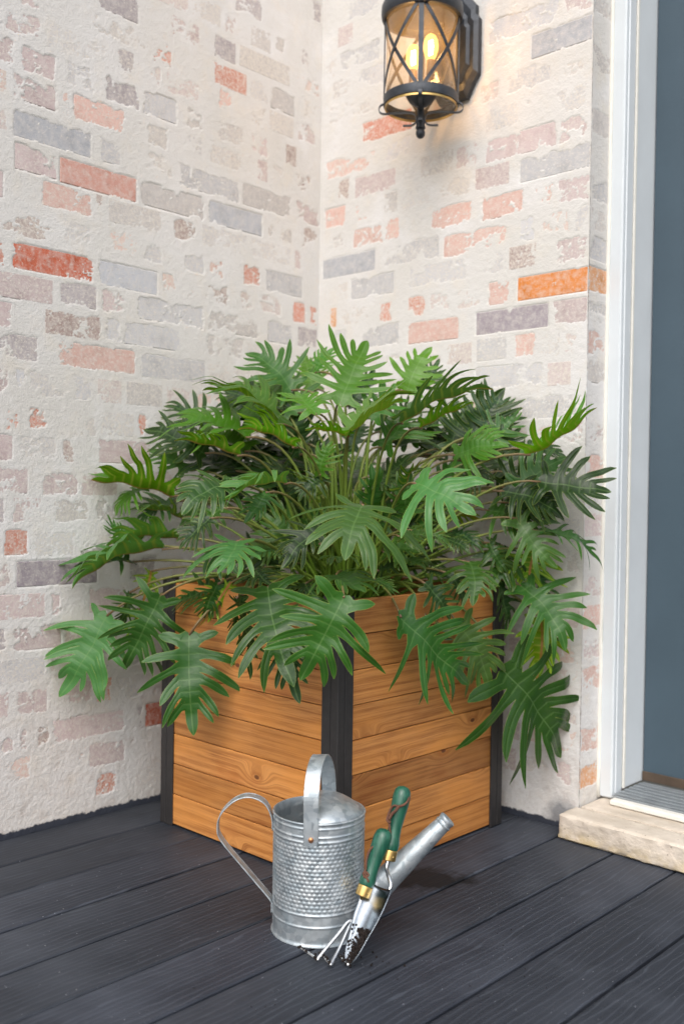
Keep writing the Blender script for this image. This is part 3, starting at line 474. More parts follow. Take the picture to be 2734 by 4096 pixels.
for t in rb:
    w, u0, u1, zc, c, v = int(t[0]), float(t[1]), float(t[2]), float(t[3]), t[4], int(t[5])
    vv = {1: .24, 2: .33, 3: .41, 4: .46, 5: .51, 6: .57, 7: .64, 8: .72, 9: .80, 10: .98, 11: 1.1}[v]
    hb = random.uniform(-.0004, .0006)
    sets[w].append((u0, u1, zc, vv, hb, random.uniform(0, 6.28), 0))
    o = link('brick', brick_box(u1-u0, .0524), None, wall_l if w == 0 else wall_r)
    uc = (u0+u1)/2; pos = {0: Vector((hb, -uc, zc)), 1: Vector((uc, -hb, zc)), 2: Vector((WX+hb, uc, zc))}[w]
    o.matrix_parent_inverse = Matrix.Identity(4)
    mw = Matrix.Translation(pos) @ BASIS[w].to_4x4()
    o.matrix_local = Matrix.Translation(-o.parent.location) @ mw
    k = random.uniform(.92, 1.06); lw_ = .48 if v <= 3 else .32 if v < 10 else .08; cc = lin(*[min(255, x*k*(1-lw_)+y*lw_) for x, y in zip(CO[c], (216, 210, 204))]); o.color = (cc[0], cc[1], cc[2], min(1, vv))
ZS = grid_axis(-.004, 2.08, .0031, [2.3, 2.6])
for wall, U, par in ((0, grid_axis(0.0, 1.02, .0031, list(np.arange(1.0245, 1.62, .0045))+[1.9, 2.4]), wall_l), (1, grid_axis(0.0, WX, .0031, []), wall_r), (2, grid_axis(0.0, .1, .004, [.2]), wall_r)):
    me = wall_sheet(wall, U, ZS, sets[wall], 100+wall*37)
    o = link('mortar', me, MORTAR, par, True); o.location = -par.location

# ------------------------------------------------------------------ door, frame, threshold and stone step
def rough_box(mb, a, b, n, amp, seed, rd=.004):
    """box of gridded faces, roughened; n = cells along x, y, z"""
    a = np.array(a); b = np.array(b)
    def face(ax, side):
        o = [i for i in range(3) if i != ax]; A = np.linspace(0, 1, n[o[0]]+1); B = np.linspace(0, 1, n[o[1]]+1); g0, g1 = np.meshgrid(A, B)
        P = np.zeros(g0.shape+(3,)); P[..., o[0]] = a[o[0]]+(b-a)[o[0]]*g0; P[..., o[1]] = a[o[1]]+(b-a)[o[1]]*g1; P[..., ax] = b[ax] if side else a[ax]
        q = P.reshape(-1, 3)
        disp = fbm(q[:, 0]+q[:, 2]*.7, q[:, 1]+q[:, 2], 18, seed, 4, .6)-.5; d2 = fbm(q[:, 0]-q[:, 2]*.9, q[:, 2]*1.3+q[:, 1], 60, seed+7, 3, .6)-.5
        dirv = np.zeros_like(q); c = (a+b)/2
        inner = np.clip((q-a)/rd, 0, 1)*np.clip((b-q)/rd, 0, 1)
        for k in range(3): dirv[:, k] = np.where(q[:, k] < a[k]+1e-6, -1, np.where(q[:, k] > b[k]-1e-6, 1, 0))
        nrm = np.linalg.norm(dirv, axis=1, keepdims=True); cnt = np.abs(dirv).sum(1, keepdims=True)
        ampv = np.array(amp)
        q = q + dirv*ampv*(disp+.5*d2)[:, None]*2 - dirv*(cnt > 1)*rd*.6
        q[:, 2] = np.maximum(q[:, 2], .0012)
        w = A.size; F = []
        for j in range(B.size-1):
            for i in range(w-1):
                f = (j*w+i, j*w+i+1, (j+1)*w+i+1, (j+1)*w+i); F.append(f if ((ax != 1) == bool(side)) else f[::-1])
        mb.add(q.tolist(), F)
    for ax in range(3):
        for side in (0, 1): face(ax, side)
st = MB(); rough_box(st, (.806, -.074, .0015), (1.95, -.004, .056), (150, 12, 12), (.003, .0045, .0010), 3)
rough_box(st, (.8175, -.006, .0015), (1.95, .20, .0585), (120, 24, 4), (.0006, .001, .0010), 9)
so_ = st.build('stone_step', STONE, None, True, 40); tag(so_, 'rough cream stone step under the grey blue door', 'step')

fr = empty('door_frame', (.85, .1, .06), label='white painted door frame beside the brick wall edge', cat='door frame')
def fpart(name, mat, *boxes, bev=.0015, par=None, origin=None):
    mb = MB(); o0 = Vector(par.location) if par else Vector((0, 0, 0))
    for a, b in boxes: mb.box(Vector(a)-o0, Vector(b)-o0, bev)
    return mb.build(name, mat, par)
fpart('casing', WHITE, ((.8165, .080, .0615), (.8475, .118, 2.4)), bev=.003, par=fr)
fpart('casing_bead', WHITE, ((.8478, .088, .0615), (.8525, .116, 2.4)), bev=.002, par=fr)
fpart('jamb', WHITE, ((.822, .1184, .075), (.8505, .225, 2.4)), bev=.002, par=fr)
fpart('weather_strip', CAULK, ((.8507, .1186, .078), (.8555, .127, 2.4)), bev=.001, par=fr)
mb = MB(); zs = np.linspace(.06, 2.3, 60); random.seed(2)
mb.tube([(.8148+random.uniform(-.0006, .0006)-.85, .0795-.1+random.uniform(-.0006, .0006), z-.06) for z in zs], .0048, 8)
mb.build('caulk_bead', CAULK, fr, True)
door = empty('door', (1.3, .24, .09), label='slate blue grey exterior door, closed', cat='door')
fpart('door_panel', DOORM, ((.853, .216, .094), (1.76, .26, 2.4)), bev=.002, par=door)
fpart('door_sweep', BROWN, ((.853, .2125, .078), (1.76, .2158, .099)), bev=.001, par=door)
th = empty('threshold', (1.3, .14, .06), label='ridged metal threshold below the grey blue door', cat='threshold')
mb = MB(); ty0, ty1 = .066, .2122; n = 6
mb.box((.8560-1.3, ty0-.14, .0005), (1.76-1.3, ty1-.14, .0145), .001)
mb.build('sill_plate', ALU, th)
mb = MB()
for k in range(n):
    y = ty0+.008+k*(ty1-ty0-.016)/n - .14; mb.box((.8565-1.3, y, .0148), (1.759-1.3, y+.0145, .0168), .001)
mb.build('ridges', ALU, th)
mb = MB(); mb.box((.862-1.3, .043-.14, .0003), (1.76-1.3, .0655-.14, .012), .002); mb.build('nosing', CAULK, th)

# ------------------------------------------------------------------ planter
PX0, PX1, PY0, PY1, PH = .134, .665, -.605, -.074, .535
pl = empty('planter', ((PX0+PX1)/2, (PY0+PY1)/2, 0), label='square cedar planter with black metal corner posts', cat='planter')
pc = Vector(pl.location); FL = .042; NB = 8; bh = (PH-.012)/NB
mb = MB(); bl = PX1-PX0-2*FL+.012; mb.box((-bl/2, -.009, -bh/2+.0008), (bl/2, .009, bh/2-.0008), .0011)
bm_ = bpy.data.meshes.new('board'); bm_.from_pydata(mb.v, [], mb.f); bm_.update()
random.seed(8)
for side in range(4):
    for k in range(NB):
        o = link('board', bm_, CEDAR, pl); tn = {0: (1.02, .82, 1.12, .80, .92, 1.05, .84, .78), 1: (.92, .95, .66, 1.0, .90, 1.02, .80, .86)}.get(side, (.9,)*8)[k]*random.uniform(1.03, 1.09); o.color = (tn, tn*(.94+.06*tn), tn*(.86+.14*tn), 1); off = (PX1-PX0)/2-.0135; jit = random.uniform(-.0007, .0007)
        ang = side*math.pi/2; o.rotation_euler = (0, 0, ang)
        d = Vector((math.sin(ang), -math.cos(ang), 0)); o.location = d*(off+jit) + Vector((0, 0, .004+bh*(k+.5)))
def post_mesh():
    # corner at the local origin, flanges run along +X and +Y
    mb = MB(); h = PH; t = .0016
    mb.box((0, 0, .0005), (.0185, .0185, h), .0012)
    mb.box((.0187, .0016, .0005), (.0205, .012, h-.0006), .0003); mb.box((.0016, .0187, .0005), (.012, .0205, h-.0006), .0003)
    mb.box((.0207, .0004, .0005), (FL, .0045, h-.0003), .0008); mb.box((.0004, .0207, .0005), (.0045, FL, h-.0003), .0008)
    mb.box((.0207, .0047, .002), (.024, .02, h-.003)); mb.box((.0047, .0207, .002), (.02, .024, h-.003))
    me = bpy.data.meshes.new('corner_post'); me.from_pydata(mb.v, [], mb.f); me.update(); return me
pmh = post_mesh()
for k, (x, y) in enumerate(((PX0, PY0), (PX1, PY0), (PX1, PY1), (PX0, PY1))):
    o = link('corner_post', pmh, BLACKM, pl); o.location = Vector((x, y, 0))-pc; o.rotation_euler = (0, 0, k*math.pi/2)
# soil
U = np.linspace(PX0+.024, PX1-.024, 60); Y = np.linspace(PY0+.024, PY1-.024, 60); uu, yy = np.meshgrid(U, Y)
hh = .455+.03*(fbm(uu, yy, 9, 5, 3)-.5)+.02*(fbm(uu, yy, 60, 6, 3)-.5)
idx = np.arange(3600).reshape(60, 60); Fq = np.stack([idx[:-1, :-1], idx[:-1, 1:], idx[1:, 1:], idx[1:, :-1]], -1).reshape(-1, 4)
so2 = link('potting_soil', mesh_np('potting_soil', np.stack([uu, yy, hh], -1).reshape(-1, 3), Fq), SOIL, None, True); tag(so2, 'dark potting soil filling the cedar planter', 'soil', kind='stuff')

# ------------------------------------------------------------------ the plant
CROWN = Vector((.415, -.325, .46))
plant = empty('potted_plant', CROWN, label='large bushy philodendron with deeply lobed green leaves in the cedar planter', cat='plant')
def make_leaf(B, T, nrm, wsc, fold, droop, rnd):
    A = T-B; L = A.length; a = A.normalized(); nn = (nrm - a*nrm.dot(a)).normalized(); s = nn.cross(a)
    V = []; F = []; DM = []; DL = []; DE = []
    bow = droop*.35*L; m0 = -.015*L
    rip = rnd.uniform(0, 6.28); tw = rnd.uniform(-.35, .35); sidebend = rnd.uniform(-.10, .10)*L
    curl = rnd.uniform(.35, .9)*droop*2.2
    def put(u, v, lift, dm, dl, de):
        av = abs(v); t = u/L
        z = av*math.tan(min(fold, .95))*(1-.35*min(1, av/(.5*L))) - curl*av*av/L + bow*4*max(-.3, t)*(1-t) + lift + .018*L*math.sin(rip+u*24/L*.6+v*9/L)
        z += tw*v*t
        v2 = v*math.cos(min(fold, .95)*.85) + sidebend*4*t*(1-t)
        V.append(B + a*u + s*v2 + nn*z); DM.append(dm); DL.append(dl); DE.append(de); return len(V)-1
    NL = rnd.choice((5, 6, 6, 7)) if L < .15 else rnd.choice((6, 7, 7)); uend = rnd.uniform(.68, .78)*L; cut = rnd.uniform(.85, 1.2)
    cuts = [m0 + (uend-m0)*((i/NL)**.92) for i in range(NL+1)]
    mids = [(cuts[i]+cuts[i+1])/2 for i in range(NL)]
    def vs(u):
        t = (u-m0)/(uend-m0); return L*wsc*(.048+.088*math.sin(math.pi*min(1, max(0, t*.80+.12)))**.8)/cut
    mid_c = [put(u, 0, 0, 0, .004, .01) for u in cuts]; mid_m = [put(u, 0, 0, 0, 0, .01) for u in mids]
    for side in (1, -1):
        sc_ = []
        for i, u in enumerate(cuts):
            q = vs(u)*(.55 if i == 0 else 1); sc_.append((put(u-(.03*L if i == 0 else 0), side*q, 0, q, .006, .0 if i not in (NL,) else .004), u-(.03*L if i == 0 else 0), q))
        cc_ = [put(u, side*vs(u), .004*L, vs(u), 0, .008) for u in mids]
        for i in range(NL):
            q1 = (mid_c[i], mid_m[i], cc_[i], sc_[i][0]); q2 = (mid_m[i], mid_c[i+1], sc_[i+1][0], cc_[i])
            for q in (q1, q2): F.append(q if side > 0 else q[::-1])
            tt = i/(NL-1); al = math.radians((128 if i == 0 else 92-56*tt) + rnd.uniform(-12, 12)); ln = L*wsc*((.27 if i == 0 else .48)+(.0 if i == 0 else .12*math.sin(math.pi*min(1, .1+.8*tt)))-.20*tt**2)*cut*rnd.uniform(.66, 1.2)
            w0 = L*wsc*rnd.uniform(.034, .051)*(1.15 if i == 0 else 1-.12*tt)*(6/NL)**.6; arch = math.radians(rnd.uniform(8, 34))
            NR = 7; prev = (sc_[i][0], None, cc_[i], None, sc_[i+1][0]); ru, rv = mids[i], vs(mids[i]); hr = (cuts[i+1]-cuts[i])/2
            cu, cv = ru, rv; ang = al; rows = [[sc_[i][0], cc_[i], sc_[i+1][0]]]; dl_lift = rnd.uniform(-.34, .26)
            for j in range(1, NR+1):
                t = j/NR; ang = al - arch*t; cu += math.cos(ang)*ln/NR; cv += math.sin(ang)*ln/NR
                prof = (.86+.34*math.sin(math.pi*min(1, max(0, (t-.12)/.95))**1.1)) if t < .8 else None
                hw = w0*((.90+.22*math.sin(math.pi*t/1.0)) if t < .5 else 1.12*(max(0.0, 1-((t-.5)/.51)**1.9))**.72)
                if j == 1: hw = min(hw*1.25, hr*.9)
                px_, py_ = -math.sin(ang), math.cos(ang)      # toward the base side is negative of this
                bl = max(0, 1-j*.6); dx, dy = bl*1.0+(1-bl)*(-px_), (1-bl)*(-py_); q = math.hypot(dx, dy); dx, dy = dx/q, dy/q
                lift = dl_lift*ln*t*t - .10*curl*ln*t*t
                e = [put(cu-dx*hw, side*max(.2*rv, cv-dy*hw), lift-.07*hw, cv, hw, 0), put(cu, side*cv, lift+.03*hw, cv, 0, hw), put(cu+dx*hw, side*max(.2*rv, cv+dy*hw), lift-.07*hw, cv, hw, 0)]
                rows.append(e)
            for j in range(NR):
                p, q = rows[j], rows[j+1]
                for k in range(2):
                    f = (p[k], p[k+1], q[k+1], q[k]); F.append(f if side > 0 else f[::-1])
        if side > 0: topL = sc_[NL]
        else: topR = sc_[NL]
    # terminal lobe
    rows = [[topR[0], mid_c[NL], topL[0]]]; q0 = vs(cuts[NL])
    for j in range(1, 8):
        t = j/7; u = cuts[NL]+(L*1.0-cuts[NL])*t; hw = max(q0, .045*L*wsc)*(1-.12*t if t < .4 else .955*(max(0, 1-((t-.4)/.61)**1.8))**.75)
        rows.append([put(u, -hw, -.1*hw, hw, .006, 0), put(u, 0, 0, 0, 0, hw), put(u, hw, -.1*hw, hw, .006, 0)])
    for j in range(7):
        p, q = rows[j], rows[j+1]
        for k in range(2): F.append((p[k], q[k], q[k+1], p[k+1]))
    me = bpy.data.meshes.new('leaf'); o = Vector(B)
    me.from_pydata([v-o for v in V], [], F); me.update()
    for nm, arr in (('midrib_distance', DM), ('vein_distance', DL), ('edge_distance', DE)):
        at = me.attributes.new(nm, 'FLOAT', 'POINT'); at.data.foreach_set('value', arr)
    return me
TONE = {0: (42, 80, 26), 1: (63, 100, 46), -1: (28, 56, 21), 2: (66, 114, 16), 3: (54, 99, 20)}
def stalk(start, B, axis, rnd, lf):
    d = B-start; hd = Vector((d.x, d.y, 0)); ln = d.length
    out = PX0+.01 < B.x < PX1-.01 and PY0+.01 < B.y < PY1-.01
    c1 = start + hd*.22 + Vector((0, 0, max(.10, d.z*.55)))
    back = (hd.normalized() if hd.length > .02 else Vector((0, 0, 1)))*.28*ln
    c2 = B - back + Vector((0, 0, .02))
    if not out: c2.z = max(c2.z, .575 if B.z < .62 else c2.z); c1.z = max(c1.z, .56)
    pts = bez(start, c1, c2, B, 16); r0, r1 = rnd.uniform(.0036, .0048), rnd.uniform(.0020, .0026)
    mb = MB(); mb.tube([p-B for p in pts], [r0+(r1-r0)*(i/16)**.8 for i in range(17)], 7)
    me = bpy.data.meshes.new('leaf_stalk'); me.from_pydata(mb.v, [], mb.f); me.update()
    al = [i/16 for i in range(17) for k in range(7)]; at = me.attributes.new('along', 'FLOAT', 'POINT'); at.data.foreach_set('value', al)
    o = link('leaf_stalk', me, STALK, lf, True)
def add_leaf(B, T, N, wsc, fold, droop, tone, seed):
    rnd = random.Random(seed)
    me = make_leaf(B, T, N, wsc, fold, droop, rnd); lf = link('leaf', me, LEAF, plant, True); lf.location = B-CROWN
    k = rnd.uniform(.85, 1.15); yw = rnd.uniform(-.10, .12)
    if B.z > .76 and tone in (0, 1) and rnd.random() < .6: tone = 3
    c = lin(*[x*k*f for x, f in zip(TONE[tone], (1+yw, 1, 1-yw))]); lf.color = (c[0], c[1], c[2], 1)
    an = rnd.uniform(0, 6.28); d = (B-CROWN); st_ = CROWN + Vector((d.x, d.y, 0))*.12 + Vector((math.cos(an)*.035, math.sin(an)*.035, 0))
    stalk(st_, B, (T-B).normalized(), rnd, lf)
for i, t in enumerate(LEAVES.split(';')):
    q = t.split(); v = [float(x) for x in q[1:]]
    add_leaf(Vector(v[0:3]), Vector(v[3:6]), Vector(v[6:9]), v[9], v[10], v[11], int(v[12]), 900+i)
rf = random.Random(77); placed = 0
while placed < 62:
    # inner and rear leaves that fill the crown
    an = rf.uniform(0, 2*math.pi); el = rf.uniform(.15, 1.3); rad = rf.uniform(.17, .40)
    dv = Vector((math.cos(an)*math.cos(el), math.sin(an)*math.cos(el), math.sin(el)))
    B = Vector((.40, -.33, .50)) + Vector((dv.x*rad*.85, dv.y*rad*.85, dv.z*rad*1.05))
    if (B-Vector((.40, -.33, .5))).dot(CF) < -.06 + (rad-.17)*.4: continue
    T = B + (Vector((dv.x, dv.y, .1+dv.z*.3)).normalized()+Vector((rf.uniform(-.3, .3), rf.uniform(-.3, .3), rf.uniform(-.3, .2)))).normalized()*rf.uniform(.10, .15)
    if min(B.x, T.x) < .03 or max(B.y, T.y) > -.03: continue
    N = (Vector((0, 0, .8)) - CF*.5 + dv*.4)
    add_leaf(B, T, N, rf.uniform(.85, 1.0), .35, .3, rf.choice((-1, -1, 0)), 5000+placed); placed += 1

rf = random.Random(31); placed = 0
while placed < 26:
    # smaller young leaves low in the middle of the clump
    an = rf.uniform(0, 2*math.pi); el = rf.uniform(.3, 1.15); rad = rf.uniform(.12, .27)
    dv = Vector((math.cos(an)*math.cos(el), math.sin(an)*math.cos(el), math.sin(el))); B = Vector((.41, -.33, .52)) + dv*rad
    if (B-Vector((.41, -.33, .5))).dot(CF) > .08: continue
    T = B + (dv+Vector((rf.uniform(-.6, .6), rf.uniform(-.6, .6), rf.uniform(-.7, .2)))).normalized()*rf.uniform(.075, .115)
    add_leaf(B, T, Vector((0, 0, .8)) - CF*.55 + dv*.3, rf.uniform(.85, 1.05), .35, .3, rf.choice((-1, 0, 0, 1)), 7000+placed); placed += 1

# ------------------------------------------------------------------ watering can (local X = image right, local Y = away)
RZ = math.radians(43.353)
CAN = (.749, -.735, .0012)
can = empty('watering_can', CAN, RZ, 'galvanized metal watering can with hammered sides in front of the planter', 'watering can')
R0, H = .0752, .196
def can_body():
    nc, per = 56, 6; na = nc*per; zb = [0, .0012, .003, .006, .012, .020]
    prof = []
    def ridge(z): return math.exp(-((z-.0305)/.0016)**2)+math.exp(-((z-.0495)/.0016)**2)+math.exp(-((z-.1665)/.0016)**2)+math.exp(-((z-.1745)/.0014)**2)+math.exp(-((z-.188)/.0013)**2)
    zs = list(np.linspace(0, H, 190)); V = []; F = []
    th = np.arange(na)*2*math.pi/na
    for z in zs:
        r = R0 + .0011*ridge(z) + (.0022*math.exp(-((z-.0)/.0035)**2)) + .0010*math.exp(-((z-H)/.002)**2)
        row = np.full(na, r)
        if .053 < z < .163:
            rows = 17; q = (z-.053)/(.110)*rows; k = int(q); fz = q-k-.5
            fx = (th/(2*math.pi)*nc + .5*(k % 2)) % 1.0 - .5
            b = np.clip(1-(fx**2+fz**2)*4.2, 0, 1); row = row + .00085*b*b*(3-2*b) - .0002
        V.append(np.stack([row*np.cos(th), row*np.sin(th), np.full(na, z)], -1))
    V = np.concatenate(V); n = len(zs); idx = np.arange(n*na).reshape(n, na); nx = np.roll(idx, -1, 1)
    Fq = np.stack([idx[:-1], nx[:-1], nx[1:], idx[1:]], -1).reshape(-1, 4)
    return mesh_np('can_body', V, Fq)
link('can_body', can_body(), GALV, can, True)
mb = MB(); mb.lathe([(R0+.001, H), (R0-.0004, H+.0008), (R0-.0018, H-.0008), (R0-.0018, H-.01), (R0-.0024, H-.012), (R0-.0018, H-.014), (R0-.0018, .03), (R0-.0024, .0295), (R0-.0018, .029), (R0-.0018, .003), (0.0001, .003)], 64)
mb.build('can_lining', GALV, can, True, 50)
mb = MB(); ring = [(math.cos(a)*(R0+.0004), math.sin(a)*(R0+.0004), H) for a in np.linspace(0, 2*math.pi, 65)]; mb.tube(ring, .0017, 8, False); mb.build('rim', GALV, can, True)
# hood over the spout half
V = []; F = []; NA, NT = 28, 8
for i in range(NA+1):
    ph = -math.pi/2+math.pi*i/NA; rr = R0-.0012
    e = Vector((-.004, rr*math.sin(ph), H+.026*math.cos(ph)**1.3)); p = Vector((rr*math.cos(ph), rr*math.sin(ph), H+.0012))
    for j in range(NT+1):
        t = j/NT; q = e.lerp(p, t); q.z += .009*math.sin(math.pi*t)*math.cos(ph); V.append(q)
for i in range(NA):
    for j in range(NT): a = i*(NT+1)+j; F.append((a, a+1, a+NT+2, a+NT+1))
mb = MB(); mb.add(V, F); ho = mb.build('hood', GALV, can, True)
sm = ho.modifiers.new('thickness', 'SOLIDIFY'); sm.thickness = .0012
# over the top strap handle
arch = catmull([(-.011, -R0-.0022, .163), (-.0112, -R0-.0022, .205), (-.0112, -R0-.0005, .246), (-.008, -.050, .277), (-.001, -.008, .2885), (.006, .030, .276), (.0125, .060, .246), (.015, .0745, .21), (.0155, R0-.0005, .172)], 7)
mb = MB(); mb.strap(arch, (1, .12, 0), .0225, .0012); top_h = mb.build('top_handle', GALV, can)
mb = MB()
for sx in (-1, 1): mb.tube([p+Vector((sx*.0112, 0, 0)) for p in arch], .0011, 6)
mb.build('rolled_edge', GALV, top_h, True)
mb = MB(); mb.ball((-.011, -R0-.0034, .1725), .0045, 12, 8, (1, .55, 1)); mb.build('rivet', COPPER, top_h, True)
loop = catmull([(-R0-.0010, 0, .164), (-.0785, 0, .186), (-.0905, 0, .2085), (-.1155, 0, .2185), (-.140, 0, .2115), (-.1615, 0, .190), (-.1675, 0, .168), (-.1605, 0, .1446), (-.120, 0, .0965), (-.0800, 0, .050), (-R0-.0012, 0, .040), (-R0-.0012, 0, .028)], 7)
mb = MB(); mb.strap(loop, (0, 1, 0), .022, .0012); sh = mb.build('side_handle', GALV, can)
mb = MB()
for sy in (-1, 1): mb.tube([p+Vector((0, sy*.011, 0)) for p in loop], .0011, 6)
mb.build('rolled_edge', GALV, sh, True)
s0, s1 = Vector((.062, 0, .030)), Vector((.2134, 0, .1838)); sd = (s1-s0)
mb = MB(); N = 22
mb.tube([s0+sd*(i/N) for i in range(N+1)], [.0262+(.0128-.0262)*(i/N) for i in range(N+1)], 32, False)
spo = mb.build('spout', GALV, can, True)
mb = MB(); tip = s1; dn = sd.normalized()
mb.tube([tip-dn*.014, tip-dn*.012, tip-dn*.010, tip-dn*.009], [.0132, .0146, .0146, .0132], 24, False)
mb.tube([tip-dn*.006, tip-dn*.003, tip, tip+dn*.0012, tip, tip-dn*.02], [.0132, .0142, .0142, .0128, .0118, .0118], 24, False)
mb.build('spout_collar', GALV, spo, True, 40)
mb = MB(); mb.tube([tip-dn*.0005, tip-dn*.03], [.0121, .0124], 24, False); mb.build('spout_lining', COPPER, spo, True)

# ------------------------------------------------------------------ hand tools
def to_world(p): return Vector(CAN) + Matrix.Rotation(RZ, 3, 'Z') @ Vector(p)
def handle_parts(root, fer, top, hole_side):
    fer, top = Vector(fer), Vector(top); d = (top-fer); L = d.length; dn = d.normalized()
    prof = [(0, .0002), (.0, .0118), (.03, .0128), (.10, .0130), (.20, .0113), (.34, .0108), (.52, .0124), (.70, .0142), (.84, .0146), (.93, .0128), (.98, .0085), (1.0, .0003)]
    mb = MB(); mb.tube([fer+d*t for t, r in prof], [r for t, r in prof], 24, False); h = mb.build('handle', GREENW, root, True, 50)
    mb = MB(); mb.tube([fer-dn*.0005, fer-dn*.001, fer-dn*.002, fer-dn*.016, fer-dn*.017, fer-dn*.0165], [.0118, .0123, .0124, .0122, .0112, .004], 24, False); f = mb.build('ferrule', BRASS, root, True, 40)
    mb = MB(); side = dn.cross(Vector((0, 1, 0))).normalized(); mb.ball(fer-dn*.009 + Vector((.006, -.0105, 0)), .0016, 8, 6); mb.build('pin', BRASS, f, True)
    return fer, top, dn
cu = empty('hand_cultivator', to_world((.05, -.12, 0)), RZ, 'green handled three tine hand cultivator leaning on the watering can', 'garden tool')
co0 = Vector((.05, -.12, -.0012+.0012)); 
def L_(p): return Vector(p)-Vector((.05, -.12, 0))
fer, top, dn = handle_parts(cu, L_((.0775, -.0660, .0975)), L_((.1085, -.0435, .181)), 1)
split = L_((.0590, -.0800, .047))
mb = MB(); mb.tube([fer-dn*.016, fer.lerp(split, .6), split], [.0036, .0034, .0033], 10); mb.build('shaft', STEEL, cu, True)
for a, b, c in (((.035, -.098, .046), (.003, -.1235, .0045), (-.0265, -.090, .0075)), ((.045, -.104, .030), (.0235, -.1405, .0045), (.007, -.109, .0075)), ((.0615, -.092, .037), (.0500, -.1395, .0045), (.036, -.116, .0075))):
    pts = catmull([split, L_(Vector((.059, -.08, .047)).lerp(Vector(a), .55))+Vector((0, 0, .004)), L_(Vector(a).lerp(Vector(b), .45)), L_(Vector(a).lerp(Vector(b), .92)), L_(b), L_(Vector(b).lerp(Vector(c), .35)), L_(c)], 6)
    if a[0] < .05 and a[1] > -.1:
        pts = catmull([split, L_((.050, -.083, .046)), L_((.036, -.096, .034)), L_(Vector(a).lerp(Vector(b), .92)), L_(b), L_(Vector(b).lerp(Vector(c), .35)), L_(c)], 6)
    n = len(pts); mb = MB(); mb.tube(pts, [.0026 if i < n*.8 else .0026-.0012*(i-n*.8)/(n*.2) for i in range(n)], 9); mb.build('tine', STEEL, cu, True)
mb = MB(); rs = random.Random(5)
for b, c in (((.003, -.1235, .0045), (-.0265, -.090, .0075)), ((.0235, -.1405, .0045), (.007, -.109, .0075)), ((.0500, -.1395, .0045), (.036, -.116, .0075))):
    for k in range(26):
        p = L_(Vector(b).lerp(Vector(c), rs.random())) + Vector((rs.gauss(0, .0016), rs.gauss(0, .0016), abs(rs.gauss(.0005, .0016)))); mb.ball(p, rs.uniform(.0010, .0026), 5, 4)
o = mb.build('soil', SOIL, cu); o['kind'] = 'stuff'
def thong(root, pts, r=.0016):
    mb = MB(); mb.tube(catmull(pts, 5), r, 7); mb.build('leather_thong', LEATHER, root, True)
thong(cu, [L_(q) for q in ((.093, -.056, .160), (.083, -.060, .152), (.0775, -.064, .138), (.0765, -.068, .124), (.073, -.071, .118), (.076, -.074, .113), (.081, -.072, .117), (.075, -.072, .121), (.081, -.077, .107))], .0018)

tr = empty('hand_trowel', to_world((.06, -.13, 0)), RZ, 'green handled steel hand trowel with dark soil, beside the watering can spout', 'garden tool')
def K_(p): return Vector(p)-Vector((.06, -.13, 0))
fer, top, dn = handle_parts(tr, K_((.1165, -.0420, .1470)), K_((.1385, -.0200, .2440)), 1)
neck = catmull([fer-dn*.016, K_((.1105, -.050, .120)), K_((.1135, -.051, .108)), K_((.1175, -.055, .094)), K_((.1120, -.062, .082)), K_((.104, -.072, .068))], 5)
mb = MB(); mb.tube(neck, [.0036 if i < len(neck)*.7 else .0036-.0014*(i-len(neck)*.7)/(len(neck)*.3) for i in range(len(neck))], 10); mb.build('neck', STEEL, tr, True)
bt, tp = K_((.1085, -.0620, .0900)), K_((.0500, -.1400, .0030)); ax = (tp-bt); Lb = ax.length; an_ = ax.normalized()
side = (Vector((.80, -.25, .35))); side = (side-an_*side.dot(an_)).normalized(); nb = side.cross(an_); 
if nb.y > 0: nb = -nb
V = []; F = []; NU, NV = 22, 10
for i in range(NU+1):
    t = i/NU; hw = .0262*(.72+.28*math.sin(math.pi*min(1, t*1.3+.15)))*(1 if t < .55 else math.sqrt(max(.0004, 1-((t-.55)/.4505)**2)))
    for j in range(NV+1):
        q = -1+2*j/NV; V.append(bt+ax*t + side*(hw*math.sin(q*1.15)/math.sin(1.15)) + nb*(.016*(1-.35*t)*(hw/.0262)*(1-math.cos(q*1.15))/(1-math.cos(1.15))))
for i in range(NU):
    for j in range(NV): a = i*(NV+1)+j; F.append((a, a+1, a+NV+2, a+NV+1))
mb = MB(); mb.add(V, F); blade = mb.build('blade', mat_simple('trowel_steel', lin(140, 148, 156), .24, 1.0, .5, .2, 45), tr, True); sm = blade.modifiers.new('thickness', 'SOLIDIFY'); sm.thickness = .0014
mb = MB()
for k in range(420):
    t = rs.uniform(.50, .97)**.9; q = rs.gauss(0, .35); hw = .022*(1 if t < .6 else math.sqrt(max(.0, 1-((t-.6)/.42)**2)))
    mb.ball(bt+ax*t + side*hw*max(-.8, min(.8, q)) + nb*(.0016+.008*q*q+abs(rs.gauss(0, .0012))), rs.choice((.0006, .0008, .0011, .0015, .0022)), 5, 4)
o = mb.build('soil', SOIL, tr); o['kind'] = 'stuff'
thong(tr, [K_(q) for q in ((.1465, -.030, .229), (.1435, -.0405, .225), (.1365, -.0435, .220), (.129, -.0425, .2175), (.122, -.039, .2175), (.117, -.037, .212), (.1130, -.039, .203), (.1105, -.042, .195), (.1150, -.044, .191), (.1135, -.041, .196), (.1150, -.045, .181), (.1165, -.0455, .168))], .0019)
thong(tr, [K_(q) for q in ((.129, -.0435, .218), (.124, -.044, .211), (.1185, -.043, .205), (.1135, -.043, .196))], .0026)

